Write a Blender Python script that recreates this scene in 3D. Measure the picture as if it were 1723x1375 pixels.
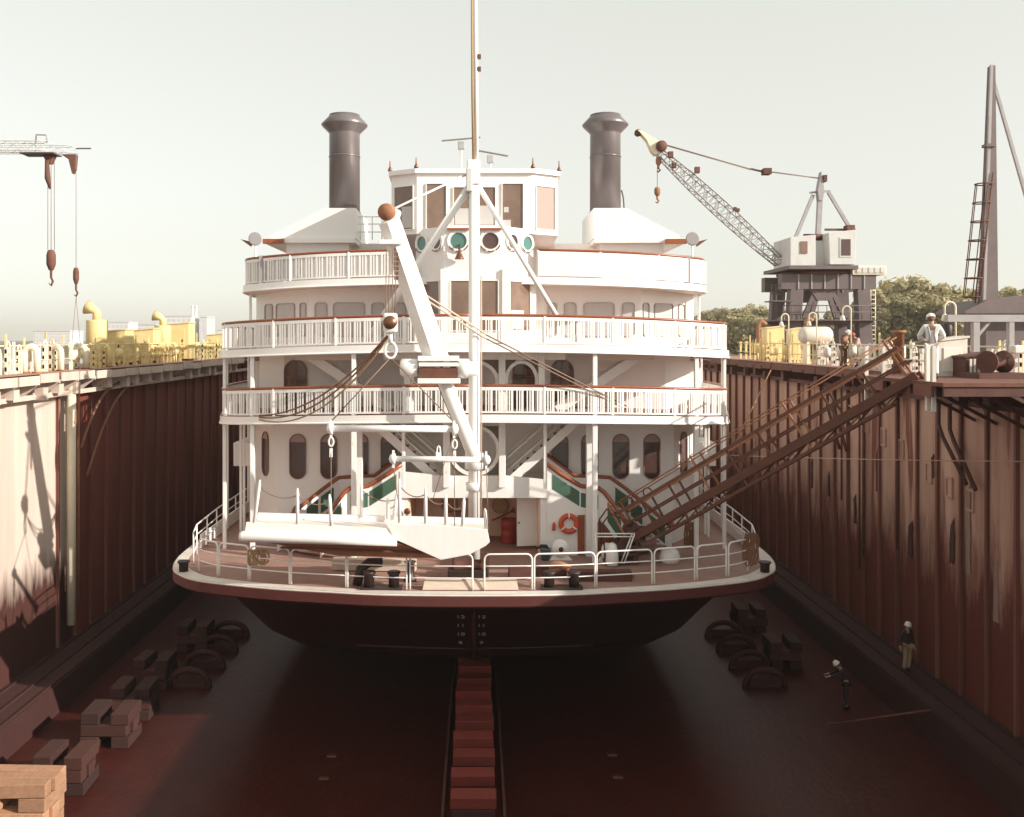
import bpy, bmesh, math, random
from mathutils import Vector, Matrix, Quaternion
from mathutils.bvhtree import BVHTree

for o in list(bpy.data.objects):
    bpy.data.objects.remove(o)
SC = bpy.context.scene
COL = SC.collection
RND = random.Random(11)

# ------------------------------------------------------------------ camera, sky, sun
F, CX, CY, ZE = 1600.0, 803.0, 570.0, 13.2          # focal length and principal point of the photo (px), eye height (m)
cam_d = bpy.data.cameras.new('camera')
cam_d.sensor_width = 36.0
cam_d.sensor_fit = 'HORIZONTAL'
cam_d.lens = F / 1723.0 * 36.0
cam_d.shift_x = (861.5 - CX) / 1723.0
cam_d.shift_y = -(687.5 - CY) / 1723.0
cam_d.clip_start = 0.5
cam_d.clip_end = 12000
cam = bpy.data.objects.new('camera', cam_d)
cam.location = (0, 0, ZE)
cam.rotation_euler = (math.radians(90), 0, 0)
COL.objects.link(cam)
SC.camera = cam

SUN_AZ, SUN_EL = 65.0, 23.0                           # degrees: right of straight behind the camera, and up
sdir = Vector((math.sin(math.radians(SUN_AZ)) * math.cos(math.radians(SUN_EL)),
               -math.cos(math.radians(SUN_AZ)) * math.cos(math.radians(SUN_EL)),
               math.sin(math.radians(SUN_EL))))
world = bpy.data.worlds.new("World")
SC.world = world
world.use_nodes = True
wn = world.node_tree
wn.nodes.clear()
sky = wn.nodes.new('ShaderNodeTexSky')
sky.sky_type = 'NISHITA'
sky.sun_disc = False
sky.sun_elevation = math.radians(SUN_EL)
sky.sun_rotation = math.atan2(sdir.x, sdir.y)
sky.altitude = 0
sky.air_density = 1.0
sky.dust_density = 1.2
sky.ozone_density = 1.0
hs = wn.nodes.new('ShaderNodeHueSaturation')
hs.inputs['Saturation'].default_value = 0.22
hs.inputs['Value'].default_value = 1.0
mx = wn.nodes.new('ShaderNodeMix')
mx.data_type = 'RGBA'
mx.inputs[0].default_value = 0.55
mx.inputs[7].default_value = (4.95, 4.98, 4.25, 1)   # thin bright overcast veil over the blue
bg = wn.nodes.new('ShaderNodeBackground')
bg.inputs[1].default_value = 0.10
wo = wn.nodes.new('ShaderNodeOutputWorld')
wn.links.new(sky.outputs[0], hs.inputs['Color'])
wn.links.new(hs.outputs[0], mx.inputs[6])
wn.links.new(mx.outputs[2], bg.inputs[0])
wn.links.new(bg.outputs[0], wo.inputs[0])

sun_d = bpy.data.lights.new('sun', 'SUN')
sun_d.energy = 3.3
sun_d.angle = math.radians(0.5)
sun_d.color = (1.0, 0.94, 0.84)
sun = bpy.data.objects.new('sun', sun_d)
sun.rotation_euler = sdir.to_track_quat('Z', 'Y').to_euler()
sun.location = sdir * 60
COL.objects.link(sun)

SC.render.engine = 'CYCLES'
SC.cycles.max_bounces = 10
SC.cycles.diffuse_bounces = 7
SC.view_settings.view_transform = 'Standard'
SC.view_settings.look = 'None'
SC.view_settings.gamma = 1.0
SC.view_settings.exposure = 0.95
SC.view_settings.use_curve_mapping = False

# ------------------------------------------------------------------ helpers
Z = Vector((0, 0, 1))
def P(px, py, d):
    return Vector(((px - CX) * d / F, d, ZE - (py - CY) * d / F))
SX = -0.1                                            # the boat's centre line
def S(x, d, z):
    return Vector((x + SX, d, z))

def mat(name, col, rough=0.6, col2=None, scale=3.0, stretch=(1, 1, 1), amount=0.5, bump=0.0, bscale=40.0,
        metal=0.0, col3=None, s3=12.0, t3=0.62, rnd=0.0, spec=0.5, coat=0.0):
    m = bpy.data.materials.new(name)
    m.use_nodes = True
    nt = m.node_tree
    b = nt.nodes['Principled BSDF']
    b.inputs['Roughness'].default_value = rough
    b.inputs['Metallic'].default_value = metal
    b.inputs['Specular IOR Level'].default_value = spec
    if coat:
        b.inputs['Coat Weight'].default_value = coat
        b.inputs['Coat Roughness'].default_value = 0.1
    geo = nt.nodes.new('ShaderNodeNewGeometry')
    mp = nt.nodes.new('ShaderNodeMapping')
    mp.inputs['Scale'].default_value = stretch
    nt.links.new(geo.outputs['Position'], mp.inputs['Vector'])
    cur = None
    if col2 is not None:
        n = nt.nodes.new('ShaderNodeTexNoise')
        n.inputs['Scale'].default_value = scale
        n.inputs['Detail'].default_value = 6
        n.inputs['Roughness'].default_value = 0.65
        nt.links.new(mp.outputs[0], n.inputs['Vector'])
        r = nt.nodes.new('ShaderNodeMapRange')
        r.inputs[1].default_value = 0.5 - 0.25 * (0.4 + 0.6 * (1 - amount))
        r.inputs[2].default_value = 0.5 + 0.28
        nt.links.new(n.outputs[0], r.inputs[0])
        mm = nt.nodes.new('ShaderNodeMix')
        mm.data_type = 'RGBA'
        mm.inputs[6].default_value = (*col, 1)
        mm.inputs[7].default_value = (*col2, 1)
        sc = nt.nodes.new('ShaderNodeMath')
        sc.operation = 'MULTIPLY'
        sc.inputs[1].default_value = amount
        nt.links.new(r.outputs[0], sc.inputs[0])
        nt.links.new(sc.outputs[0], mm.inputs[0])
        cur = mm.outputs[2]
        if col3 is not None:
            n3 = nt.nodes.new('ShaderNodeTexNoise')
            n3.inputs['Scale'].default_value = s3
            n3.inputs['Detail'].default_value = 8
            nt.links.new(mp.outputs[0], n3.inputs['Vector'])
            r3 = nt.nodes.new('ShaderNodeMapRange')
            r3.inputs[1].default_value = t3
            r3.inputs[2].default_value = t3 + 0.08
            nt.links.new(n3.outputs[0], r3.inputs[0])
            m3 = nt.nodes.new('ShaderNodeMix')
            m3.data_type = 'RGBA'
            m3.inputs[7].default_value = (*col3, 1)
            nt.links.new(r3.outputs[0], m3.inputs[0])
            nt.links.new(cur, m3.inputs[6])
            cur = m3.outputs[2]
    else:
        b.inputs['Base Color'].default_value = (*col, 1)
    if rnd and cur is not None:
        oi = nt.nodes.new('ShaderNodeObjectInfo')
        mr = nt.nodes.new('ShaderNodeMapRange')
        mr.inputs[3].default_value = 1 - rnd
        mr.inputs[4].default_value = 1 + rnd
        nt.links.new(oi.outputs['Random'], mr.inputs[0])
        h = nt.nodes.new('ShaderNodeHueSaturation')
        nt.links.new(mr.outputs[0], h.inputs['Value'])
        nt.links.new(cur, h.inputs['Color'])
        cur = h.outputs[0]
    if cur is not None:
        nt.links.new(cur, b.inputs['Base Color'])
    if bump:
        nb = nt.nodes.new('ShaderNodeTexNoise')
        nb.inputs['Scale'].default_value = bscale
        nb.inputs['Detail'].default_value = 5
        nt.links.new(mp.outputs[0], nb.inputs['Vector'])
        bp = nt.nodes.new('ShaderNodeBump')
        bp.inputs['Strength'].default_value = bump
        bp.inputs['Distance'].default_value = 0.03
        nt.links.new(nb.outputs[0], bp.inputs['Height'])
        nt.links.new(bp.outputs[0], b.inputs['Normal'])
    return m

M = dict(
    white=mat('white_paint', (0.87, 0.84, 0.81), 0.38, (0.80, 0.74, 0.70), 1.4, (1, 1, 0.25), 0.45, 0.05, 6, col3=(0.60, 0.46, 0.38), s3=3.2, t3=0.70),
    white2=mat('white_fitting_paint', (0.87, 0.85, 0.82), 0.35, (0.76, 0.69, 0.63), 4.0, (1, 1, 0.3), 0.45, col3=(0.45, 0.25, 0.15), s3=6, t3=0.70),
    ceil=mat('deckhead_paint', (0.80, 0.72, 0.64), 0.5, (0.72, 0.63, 0.54), 1.5, amount=0.5),
    wood=mat('varnished_wood', (0.30, 0.085, 0.035), 0.3, (0.20, 0.05, 0.02), 6, (1, 1, 1), 0.7),
    deck=mat('red_deck_paint', (0.36, 0.21, 0.17), 0.7, (0.24, 0.13, 0.10), 1.2, amount=0.8, bump=0.1, bscale=30),
    deckedge=mat('deck_margin_paint', (0.74, 0.68, 0.62), 0.5, (0.55, 0.46, 0.40), 3.0, amount=0.6),
    hull=mat('black_hull_paint', (0.040, 0.007, 0.006), 0.55, (0.055, 0.011, 0.009), 1.2, (1, 1, 0.3), 0.9, 0.12, 5),
    strake=mat('guard_strake_paint', (0.11, 0.028, 0.024), 0.5, (0.075, 0.02, 0.018), 2.0, amount=0.7, bump=0.1, bscale=10),
    bottom=mat('bottom_paint', (0.045, 0.008, 0.006), 0.7, (0.05, 0.012, 0.009), 1.2, amount=0.8, bump=0.15, bscale=8),
    glass=mat('window_glass', (0.10, 0.055, 0.048), 0.08, (0.06, 0.03, 0.027), 0.9, amount=0.6, spec=0.6),
    glassw=mat('wheelhouse_glass', (0.22, 0.14, 0.10), 0.07, (0.10, 0.055, 0.045), 0.8, amount=0.9, spec=0.6),
    teal=mat('teal_glass', (0.06, 0.20, 0.17), 0.08, (0.10, 0.16, 0.13), 1.4, amount=0.7, spec=0.7),
    blind=mat('pale_blind', (0.42, 0.30, 0.26), 0.7, (0.34, 0.24, 0.2), 6, amount=0.5),
    trim=mat('window_trim', (0.25, 0.13, 0.10), 0.4, (0.16, 0.09, 0.07), 6, amount=0.6),
    greyt=mat('grey_window_trim', (0.40, 0.37, 0.36), 0.4, (0.3, 0.27, 0.26), 6, amount=0.6),
    green=mat('green_glass_panel', (0.055, 0.14, 0.095), 0.09, (0.09, 0.12, 0.08), 1.5, amount=0.8, spec=0.7),
    spand=mat('dark_spandrel', (0.12, 0.10, 0.075), 0.5, (0.16, 0.12, 0.09), 4, amount=0.6),
    tan=mat('tan_room_paint', (0.78, 0.56, 0.42), 0.6, (0.70, 0.48, 0.35), 1.5, amount=0.6),
    funnel=mat('dark_funnel_paint', (0.17, 0.145, 0.145), 0.33, (0.23, 0.195, 0.195), 2.0, (1, 1, 0.15), 0.8, 0.08, 10, metal=0.35),
    rust=mat('rusty_steel', (0.15, 0.058, 0.036), 0.8, (0.085, 0.03, 0.019), 3.0, amount=0.9, bump=0.25, bscale=12, rnd=0.15),
    rustl=mat('orange_rust', (0.38, 0.17, 0.085), 0.8, (0.22, 0.09, 0.05), 4.0, amount=0.8, bump=0.2, bscale=12, rnd=0.12),
    darks=mat('dark_rusty_steel', (0.085, 0.028, 0.02), 0.75, (0.13, 0.05, 0.035), 3.0, amount=0.9, bump=0.2, bscale=12),
    wall=mat('dock_wall_steel', (0.54, 0.34, 0.26), 0.72, (0.30, 0.125, 0.085), 1.1, (1, 1, 0.10), 0.95, 0.22, 7, col3=(0.19, 0.055, 0.036), s3=1.6, t3=0.60, rnd=0.10),
    wallp=mat('sunlit_dock_paint', (0.62, 0.51, 0.44), 0.7, (0.50, 0.37, 0.30), 1.1, (1, 1, 0.10), 0.85, 0.15, 7, col3=(0.26, 0.13, 0.09), s3=1.8, t3=0.68, rnd=0.06),  # sunlight on the near left wall put into a paler colour
    walld=mat('shaded_rust_wall', (0.19, 0.044, 0.031), 0.75, (0.13, 0.028, 0.020), 1.1, (1, 1, 0.10), 0.95, 0.22, 7, rnd=0.15),  # shade on the farther left wall put into a darker colour
    wallrib=mat('dock_rib_steel', (0.22, 0.085, 0.06), 0.75, (0.14, 0.045, 0.032), 1.4, (1, 1, 0.12), 0.9, 0.2, 8, rnd=0.15),
    patch=mat('bare_patch', (0.34, 0.24, 0.20), 0.7, (0.24, 0.14, 0.1), 3, (1, 1, 0.2), 0.7),
    scale_=mat('flaking_rust', (0.06, 0.022, 0.017), 0.85, (0.10, 0.04, 0.03), 5, (1, 1, 0.4), 0.7, 0.3, 15),
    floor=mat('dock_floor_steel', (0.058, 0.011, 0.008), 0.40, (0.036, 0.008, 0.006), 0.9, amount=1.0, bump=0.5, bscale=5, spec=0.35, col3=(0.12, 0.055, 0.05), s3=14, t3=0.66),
    timber=mat('red_timber', (0.20, 0.028, 0.018), 0.8, (0.13, 0.02, 0.014), 3, (1, 4, 4), 0.8, 0.3, 20, rnd=0.2),
    timberl=mat('sunlit_timber', (0.48, 0.27, 0.16), 0.85, (0.30, 0.15, 0.085), 3, (3, 1, 4), 0.9, 0.4, 18, rnd=0.2),  # sunlight on the nearest timber pile put into a paler tone
    timberd=mat('shaded_timber', (0.055, 0.017, 0.012), 0.85, (0.034, 0.011, 0.008), 3, (3, 1, 4), 0.9, 0.4, 18, rnd=0.35),
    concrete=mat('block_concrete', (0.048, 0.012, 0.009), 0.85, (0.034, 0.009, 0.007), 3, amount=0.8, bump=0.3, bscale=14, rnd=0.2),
    plank=mat('pale_plank', (0.62, 0.52, 0.42), 0.7, (0.48, 0.36, 0.28), 3, (1, 6, 6), 0.7, 0.1, 20),
    yellow=mat('faded_yellow_paint', (0.78, 0.62, 0.30), 0.6, (0.66, 0.49, 0.22), 2.5, (1, 1, 0.4), 0.7, 0.1, 10, col3=(0.3, 0.16, 0.07), s3=5, t3=0.68),
    cream=mat('faded_cream_paint', (0.82, 0.74, 0.56), 0.6, (0.70, 0.59, 0.42), 3, (1, 1, 0.4), 0.7, col3=(0.32, 0.18, 0.1), s3=6, t3=0.68, rnd=0.12),
    offw=mat('dirty_white_paint', (0.74, 0.69, 0.61), 0.6, (0.56, 0.46, 0.37), 3, (1, 1, 0.4), 0.7, col3=(0.36, 0.2, 0.12), s3=6, t3=0.68, rnd=0.1),
    grey=mat('crane_grey_paint', (0.36, 0.34, 0.34), 0.55, (0.27, 0.23, 0.22), 1.6, amount=0.8, col3=(0.2, 0.11, 0.08), s3=4, t3=0.68),
    dgrey=mat('dark_crane_steel', (0.115, 0.085, 0.085), 0.6, (0.17, 0.12, 0.11), 1.6, amount=0.8, col3=(0.13, 0.06, 0.045), s3=4, t3=0.65),
    lgrey=mat('pale_crane_grey', (0.60, 0.59, 0.57), 0.55, (0.48, 0.45, 0.42), 1.2, (1, 1, 0.4), 0.7, col3=(0.3, 0.19, 0.13), s3=3, t3=0.7),
    black=mat('black_iron', (0.025, 0.014, 0.012), 0.5, (0.05, 0.025, 0.02), 5, amount=0.8, bump=0.1, bscale=20),
    red=mat('red_paint', (0.36, 0.05, 0.035), 0.5, (0.25, 0.04, 0.03), 5, amount=0.6),
    orange=mat('lifebuoy_orange', (0.58, 0.085, 0.03), 0.5, (0.46, 0.06, 0.025), 8, amount=0.6),
    blue=mat('blue_plastic', (0.10, 0.15, 0.20), 0.5, (0.07, 0.1, 0.14), 6, amount=0.6),
    rope=mat('tan_rope', (0.46, 0.32, 0.18), 0.9, (0.30, 0.19, 0.10), 18, amount=0.8, bump=0.4, bscale=60),
    ropeb=mat('brown_rope', (0.26, 0.13, 0.075), 0.9, (0.17, 0.08, 0.045), 18, amount=0.8, bump=0.4, bscale=60),
    wire=mat('wire_rope', (0.24, 0.15, 0.11), 0.6, (0.15, 0.09, 0.07), 30, amount=0.6),
    wirep=mat('pale_rope', (0.62, 0.50, 0.40), 0.8, (0.5, 0.38, 0.3), 30, amount=0.6),
    bronze=mat('bronze', (0.22, 0.10, 0.055), 0.35, (0.14, 0.06, 0.035), 6, amount=0.6, metal=0.6),
    skin=mat('skin', (0.42, 0.24, 0.17), 0.6, (0.36, 0.19, 0.13), 12, amount=0.5),
    helmet=mat('white_helmet', (0.82, 0.80, 0.74), 0.3, (0.74, 0.7, 0.62), 8, amount=0.4),
    shirt=mat('white_cotton', (0.76, 0.74, 0.72), 0.9, (0.64, 0.61, 0.6), 9, amount=0.6, bump=0.3, bscale=14),
    khaki=mat('khaki_cloth', (0.36, 0.26, 0.17), 0.9, (0.27, 0.19, 0.12), 9, amount=0.6, bump=0.3, bscale=14),
    brown=mat('brown_cloth', (0.17, 0.085, 0.045), 0.9, (0.11, 0.055, 0.03), 9, amount=0.6, bump=0.3, bscale=14),
    navy=mat('dark_cloth', (0.03, 0.022, 0.025), 0.9, (0.05, 0.035, 0.035), 9, amount=0.6, bump=0.3, bscale=14),
    pink=mat('faded_pink_cloth', (0.62, 0.40, 0.35), 0.9, (0.5, 0.3, 0.26), 9, amount=0.6, bump=0.3, bscale=14),
    haze_b=mat('far_building_wall', (0.72, 0.70, 0.69), 0.9, (0.56, 0.54, 0.53), 0.05, amount=0.6),  # distance haze put into the pale colours of skyline walls and windows
    haze_g=mat('far_window', (0.56, 0.55, 0.57), 0.4, (0.5, 0.49, 0.51), 0.1, amount=0.6),
    bark=mat('bark', (0.17, 0.115, 0.075), 0.9, (0.10, 0.065, 0.045), 5, (1, 1, 0.2), 0.8),
    ground=mat('river_bank_grass', (0.10, 0.085, 0.04), 0.95, (0.15, 0.12, 0.07), 0.08, amount=0.8),
    pale=mat('sky_glare_glass_and_blind', (0.56, 0.52, 0.50), 0.12, (0.46, 0.42, 0.40), 1.2, amount=0.7),  # bright sky reflection put into the texas window colour; also used for blinds
    lens=mat('lamp_lens', (0.13, 0.11, 0.10), 0.12, (0.05, 0.04, 0.035), 6, amount=0.8, spec=0.9),
)
def leafmat(name, c1, c2):
    m = mat(name, c1, 0.7, c2, 0.35, amount=0.9, rnd=0.25)
    b = m.node_tree.nodes['Principled BSDF']
    nt = m.node_tree                                   # leaves let part of the light through
    tr = nt.nodes.new('ShaderNodeBsdfTranslucent'); ms = nt.nodes.new('ShaderNodeMixShader')
    ms.inputs[0].default_value = 0.35
    out = [n for n in nt.nodes if n.type == 'OUTPUT_MATERIAL'][0]
    col = b.inputs['Base Color'].links[0].from_socket
    nt.links.new(col, tr.inputs[0]); nt.links.new(b.outputs[0], ms.inputs[1]); nt.links.new(tr.outputs[0], ms.inputs[2]); nt.links.new(ms.outputs[0], out.inputs[0])
    return m
M['leaf'] = leafmat('leaf_olive', (0.46, 0.40, 0.22), (0.36, 0.31, 0.155))
M['leaf2'] = leafmat('leaf_dry', (0.48, 0.41, 0.23), (0.38, 0.32, 0.17))
# water
def water_mat():
    m = mat('river_water', (0.10, 0.085, 0.065), 0.12, (0.12, 0.10, 0.08), 0.05, amount=0.6, bump=0.3, bscale=0.6)
    return m
M['water'] = water_mat()

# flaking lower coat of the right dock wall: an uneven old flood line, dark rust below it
def flood_or_shadow_line(m, z0, col, w=2.6, amp=9.0):
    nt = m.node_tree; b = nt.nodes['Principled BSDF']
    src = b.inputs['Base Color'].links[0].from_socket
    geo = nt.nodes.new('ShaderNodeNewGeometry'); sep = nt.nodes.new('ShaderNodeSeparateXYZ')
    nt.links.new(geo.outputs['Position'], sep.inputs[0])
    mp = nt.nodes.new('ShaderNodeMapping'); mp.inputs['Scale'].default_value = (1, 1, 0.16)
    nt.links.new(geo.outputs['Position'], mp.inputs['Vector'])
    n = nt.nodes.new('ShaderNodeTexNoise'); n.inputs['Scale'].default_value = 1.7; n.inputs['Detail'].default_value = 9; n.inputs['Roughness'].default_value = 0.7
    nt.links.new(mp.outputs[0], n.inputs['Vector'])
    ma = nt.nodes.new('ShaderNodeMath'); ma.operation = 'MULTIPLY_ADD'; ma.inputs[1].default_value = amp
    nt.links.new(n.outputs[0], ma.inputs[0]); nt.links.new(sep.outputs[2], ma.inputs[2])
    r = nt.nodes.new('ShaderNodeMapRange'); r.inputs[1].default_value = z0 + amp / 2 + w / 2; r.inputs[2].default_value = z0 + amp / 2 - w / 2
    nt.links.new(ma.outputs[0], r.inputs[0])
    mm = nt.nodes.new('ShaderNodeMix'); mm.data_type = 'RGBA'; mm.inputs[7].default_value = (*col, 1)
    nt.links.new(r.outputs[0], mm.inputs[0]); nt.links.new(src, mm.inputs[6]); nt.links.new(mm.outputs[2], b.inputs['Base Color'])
flood_or_shadow_line(M['wall'], 5.8, (0.145, 0.034, 0.023))
flood_or_shadow_line(M['wallp'], 4.4, (0.065, 0.020, 0.015), 1.3, 2.6)  # left wall: edge of a cast shadow painted in, dark below it
ORG = {}
def reg(o, org):
    ORG[o.name] = Vector(org)
def org(o):
    return ORG[o.name] if o is not None else Vector((0, 0, 0))

class MB:
    def __init__(s):
        s.v = []; s.f = []; s.sm = []
    def add(s, vs, fs, smooth=False):
        n = len(s.v)
        s.v += [Vector(p) for p in vs]
        s.f += [tuple(i + n for i in f) for f in fs]
        s.sm += [smooth] * len(fs)
        return s
    def box(s, c, size, rot=None):
        c = Vector(c); x, y, z = [k / 2 for k in size]
        vs = [Vector((a * x, b * y, e * z)) for a in (-1, 1) for b in (-1, 1) for e in (-1, 1)]
        if rot is not None:
            vs = [rot @ p for p in vs]
        return s.add([c + p for p in vs], [(0, 1, 3, 2), (4, 6, 7, 5), (0, 4, 5, 1), (2, 3, 7, 6), (0, 2, 6, 4), (1, 5, 7, 3)])
    def bb(s, lo, hi):
        lo = Vector(lo); hi = Vector(hi)
        return s.box((lo + hi) / 2, [abs(k) for k in (hi - lo)])
    def bar(s, p, q, w, h, up=Z, roll=0.0):
        p = Vector(p); q = Vector(q); a = (q - p)
        L = a.length
        if L < 1e-6: return s
        a.normalize()
        side = a.cross(up)
        if side.length < 1e-4: side = a.cross(Vector((0, 1, 0)))
        side.normalize(); u = side.cross(a)
        if roll:
            c, sn = math.cos(roll), math.sin(roll)
            side, u = side * c + u * sn, u * c - side * sn
        vs = []
        for e in (p, q):
            for (i, j) in ((-1, -1), (1, -1), (1, 1), (-1, 1)):
                vs.append(e + side * (i * w / 2) + u * (j * h / 2))
        return s.add(vs, [(0, 1, 2, 3), (7, 6, 5, 4), (0, 4, 5, 1), (1, 5, 6, 2), (2, 6, 7, 3), (3, 7, 4, 0)])
    def tube(s, pts, r, n=8, cap=True, smooth=True, closed=False):
        pts = [Vector(p) for p in pts]
        rs = r if isinstance(r, (list, tuple)) else [r] * len(pts)
        vs = []; m = len(pts)
        prev = None
        for i, p in enumerate(pts):
            if closed:
                t = pts[(i + 1) % m] - pts[i - 1]
            else:
                t = pts[min(i + 1, m - 1)] - pts[max(i - 1, 0)]
            if t.length < 1e-9: t = Vector((0, 0, 1))
            t.normalize()
            if prev is None:
                a = Z if abs(t.z) < 0.9 else Vector((1, 0, 0))
                u = t.cross(a).normalized()
            else:
                u = (prev - t * prev.dot(t))
                if u.length < 1e-6: u = t.cross(Z)
                u.normalize()
            prev = u; w = t.cross(u)
            for k in range(n):
                g = 2 * math.pi * k / n
                vs.append(p + (u * math.cos(g) + w * math.sin(g)) * rs[i])
        fs = []
        for i in range(m if closed else m - 1):
            j = (i + 1) % m
            for k in range(n):
                fs.append((i * n + k, i * n + (k + 1) % n, j * n + (k + 1) % n, j * n + k))
        s.add(vs, fs, smooth)
        if cap and not closed:
            b = len(s.v) - len(vs)
            s.f.append(tuple(b + k for k in range(n))); s.sm.append(False)
            s.f.append(tuple(b + (m - 1) * n + k for k in reversed(range(n)))); s.sm.append(False)
        return s
    def lathe(s, prof, o, axis=Z, n=24, smooth=True):
        o = Vector(o); axis = Vector(axis).normalized()
        a = Vector((1, 0, 0)) if abs(axis.x) < 0.9 else Vector((0, 1, 0))
        u = axis.cross(a).normalized(); w = axis.cross(u)
        vs = []
        for (r, z) in prof:
            for k in range(n):
                g = 2 * math.pi * k / n
                vs.append(o + axis * z + (u * math.cos(g) + w * math.sin(g)) * max(r, 1e-4))
        fs = []
        for i in range(len(prof) - 1):
            for k in range(n):
                fs.append((i * n + k, i * n + (k + 1) % n, (i + 1) * n + (k + 1) % n, (i + 1) * n + k))
        s.add(vs, fs, smooth)
        b = len(s.v) - len(vs)
        s.f.append(tuple(b + k for k in range(n))); s.sm.append(False)
        s.f.append(tuple(b + (len(prof) - 1) * n + k for k in range(n))); s.sm.append(False)
        return s
    def prism(s, poly, vec):
        vec = Vector(vec); n = len(poly)
        vs = [Vector(p) for p in poly]
        vs += [p + vec for p in vs]
        fs = [tuple(range(n)), tuple(reversed(range(n, 2 * n)))]
        fs += [(i, (i + 1) % n, n + (i + 1) % n, n + i) for i in range(n)]
        return s.add(vs, fs)
    def ring(s, outer, inner, vec):
        vec = Vector(vec); n = len(outer)
        vs = [Vector(p) for p in outer] + [Vector(p) for p in inner]
        vs += [p + vec for p in vs]
        fs = []
        for i in range(n):
            j = (i + 1) % n
            fs += [(i, j, n + j, n + i), (2 * n + j, 2 * n + i, 3 * n + i, 3 * n + j), (i, 2 * n + i, 2 * n + j, j), (n + j, 3 * n + j, 3 * n + i, n + i)]
        return s.add(vs, fs)
    def sphere(s, c, r, n=10, sz=1.0):
        prof = []
        for i in range(n + 1):
            a = -math.pi / 2 + math.pi * i / n
            prof.append((r * math.cos(a), r * sz * math.sin(a)))
        return s.lathe(prof, c, Z, n * 2)
    def build(s, name, m, parent=None, bev=0.0, kind=None, label=None, root=None, fix=True):
        """links everything collected as ONE mesh object; root: origin for a top-level mesh"""
        o0 = org(parent) if parent is not None else Vector(root if root is not None else (0, 0, 0))
        me = bpy.data.meshes.new(name)
        me.from_pydata([tuple(p - o0) for p in s.v], [], s.f)
        me.polygons.foreach_set('use_smooth', s.sm)
        if fix:
            bm = bmesh.new(); bm.from_mesh(me)
            bmesh.ops.recalc_face_normals(bm, faces=bm.faces)
            bm.to_mesh(me); bm.free()
        me.materials.append(m)
        me.update()
        o = bpy.data.objects.new(name, me)
        COL.objects.link(o)
        if parent is not None:
            o.parent = parent
        else:
            o.location = o0
        reg(o, o0)
        if bev:
            b = o.modifiers.new('bevel', 'BEVEL'); b.width = bev; b.segments = 2; b.limit_method = 'ANGLE'; b.angle_limit = math.radians(40)
        if kind: o['kind'] = kind
        if label: o['label'] = label
        return o

def tag(o, label, cat, group=None):
    o['label'] = label; o['category'] = cat
    if group: o['group'] = group
    return o
def thing(name, loc, label, cat, group=None):
    o = bpy.data.objects.new(name, None)
    o.empty_display_size = 0.3
    o.location = loc
    COL.objects.link(o); reg(o, loc)
    return tag(o, label, cat, group)
def copy_tree(o, parent=None):
    c = o.copy(); COL.objects.link(c); ORG[c.name] = ORG[o.name]
    if parent is not None: c.parent = parent
    for ch in list(o.children):
        copy_tree(ch, c)
    return c
def dup(o, loc, label=None, rz=None):
    c = copy_tree(o); c.location = loc
    ORG[c.name] = Vector(loc)
    if rz is not None: c.rotation_euler = (0, 0, rz)
    if label: c['label'] = label
    return c
def dup_part(o, shift, parent):
    """a copy of a part sharing its mesh, moved by a world vector"""
    c = o.copy(); COL.objects.link(c); c.parent = parent
    c.location = o.location + Vector(shift); ORG[c.name] = ORG[o.name]
    return c
def sag(p, q, drop, n=14):
    p = Vector(p); q = Vector(q)
    return [p.lerp(q, i / n) - Z * (drop * 4 * (i / n) * (1 - i / n)) for i in range(n + 1)]
def rr(w, h, r, k=6):
    """rounded rectangle outline, centred"""
    r = min(r, w / 2, h / 2); pts = []
    for (cx, cy, a0) in ((w / 2 - r, h / 2 - r, 0), (-w / 2 + r, h / 2 - r, 90), (-w / 2 + r, -h / 2 + r, 180), (w / 2 - r, -h / 2 + r, 270)):
        for i in range(k + 1):
            a = math.radians(a0 + 90 * i / k)
            pts.append((cx + r * math.cos(a), cy + r * math.sin(a)))
    return pts
class Plane:
    """a vertical wall plane through ship points a->b (left to right seen from the camera)"""
    def __init__(s, a, b):
        s.o = S(a[0], a[1], 0); q = S(b[0], b[1], 0)
        s.len = (q - s.o).length
        s.u = (q - s.o).normalized()
        s.n = s.u.cross(Z)
    def at(s, a, z, c=0.0):
        return s.o + s.u * a + Z * z + s.n * c
def window(parent, pl, a, z, w, h, r, glass, trim, fw=0.045, blind=0.0, name='window'):
    k = 7
    out = [pl.at(a + x, z + y, -0.02) for x, y in rr(w + 2 * fw, h + 2 * fw, r + fw, k)]
    inn = [pl.at(a + x, z + y, -0.02) for x, y in rr(w, h, r, k)]
    fr = MB().ring(out, inn, pl.n * 0.075).build(name, trim, parent)
    gl = [pl.at(a + x, z + y, -0.01) for x, y in rr(w + 0.004, h + 0.004, r, k)]
    MB().prism(gl, pl.n * 0.022).build('pane', glass, fr)
    if blind:
        bl = [(x, y) for x, y in rr(w - 0.01, h - 0.01, r, k) if y > h / 2 - blind]
        if bl:
            xs = max(abs(p[0]) for p in bl)
            poly = [pl.at(a + x, z + y, 0.0125) for x, y in sorted(bl, key=lambda p: math.atan2(p[1] - (h / 2 - blind), p[0]))]
            if len(poly) > 2:
                MB().prism(poly, pl.n * 0.006).build('blind', M['blind'], fr)
    return fr
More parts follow.
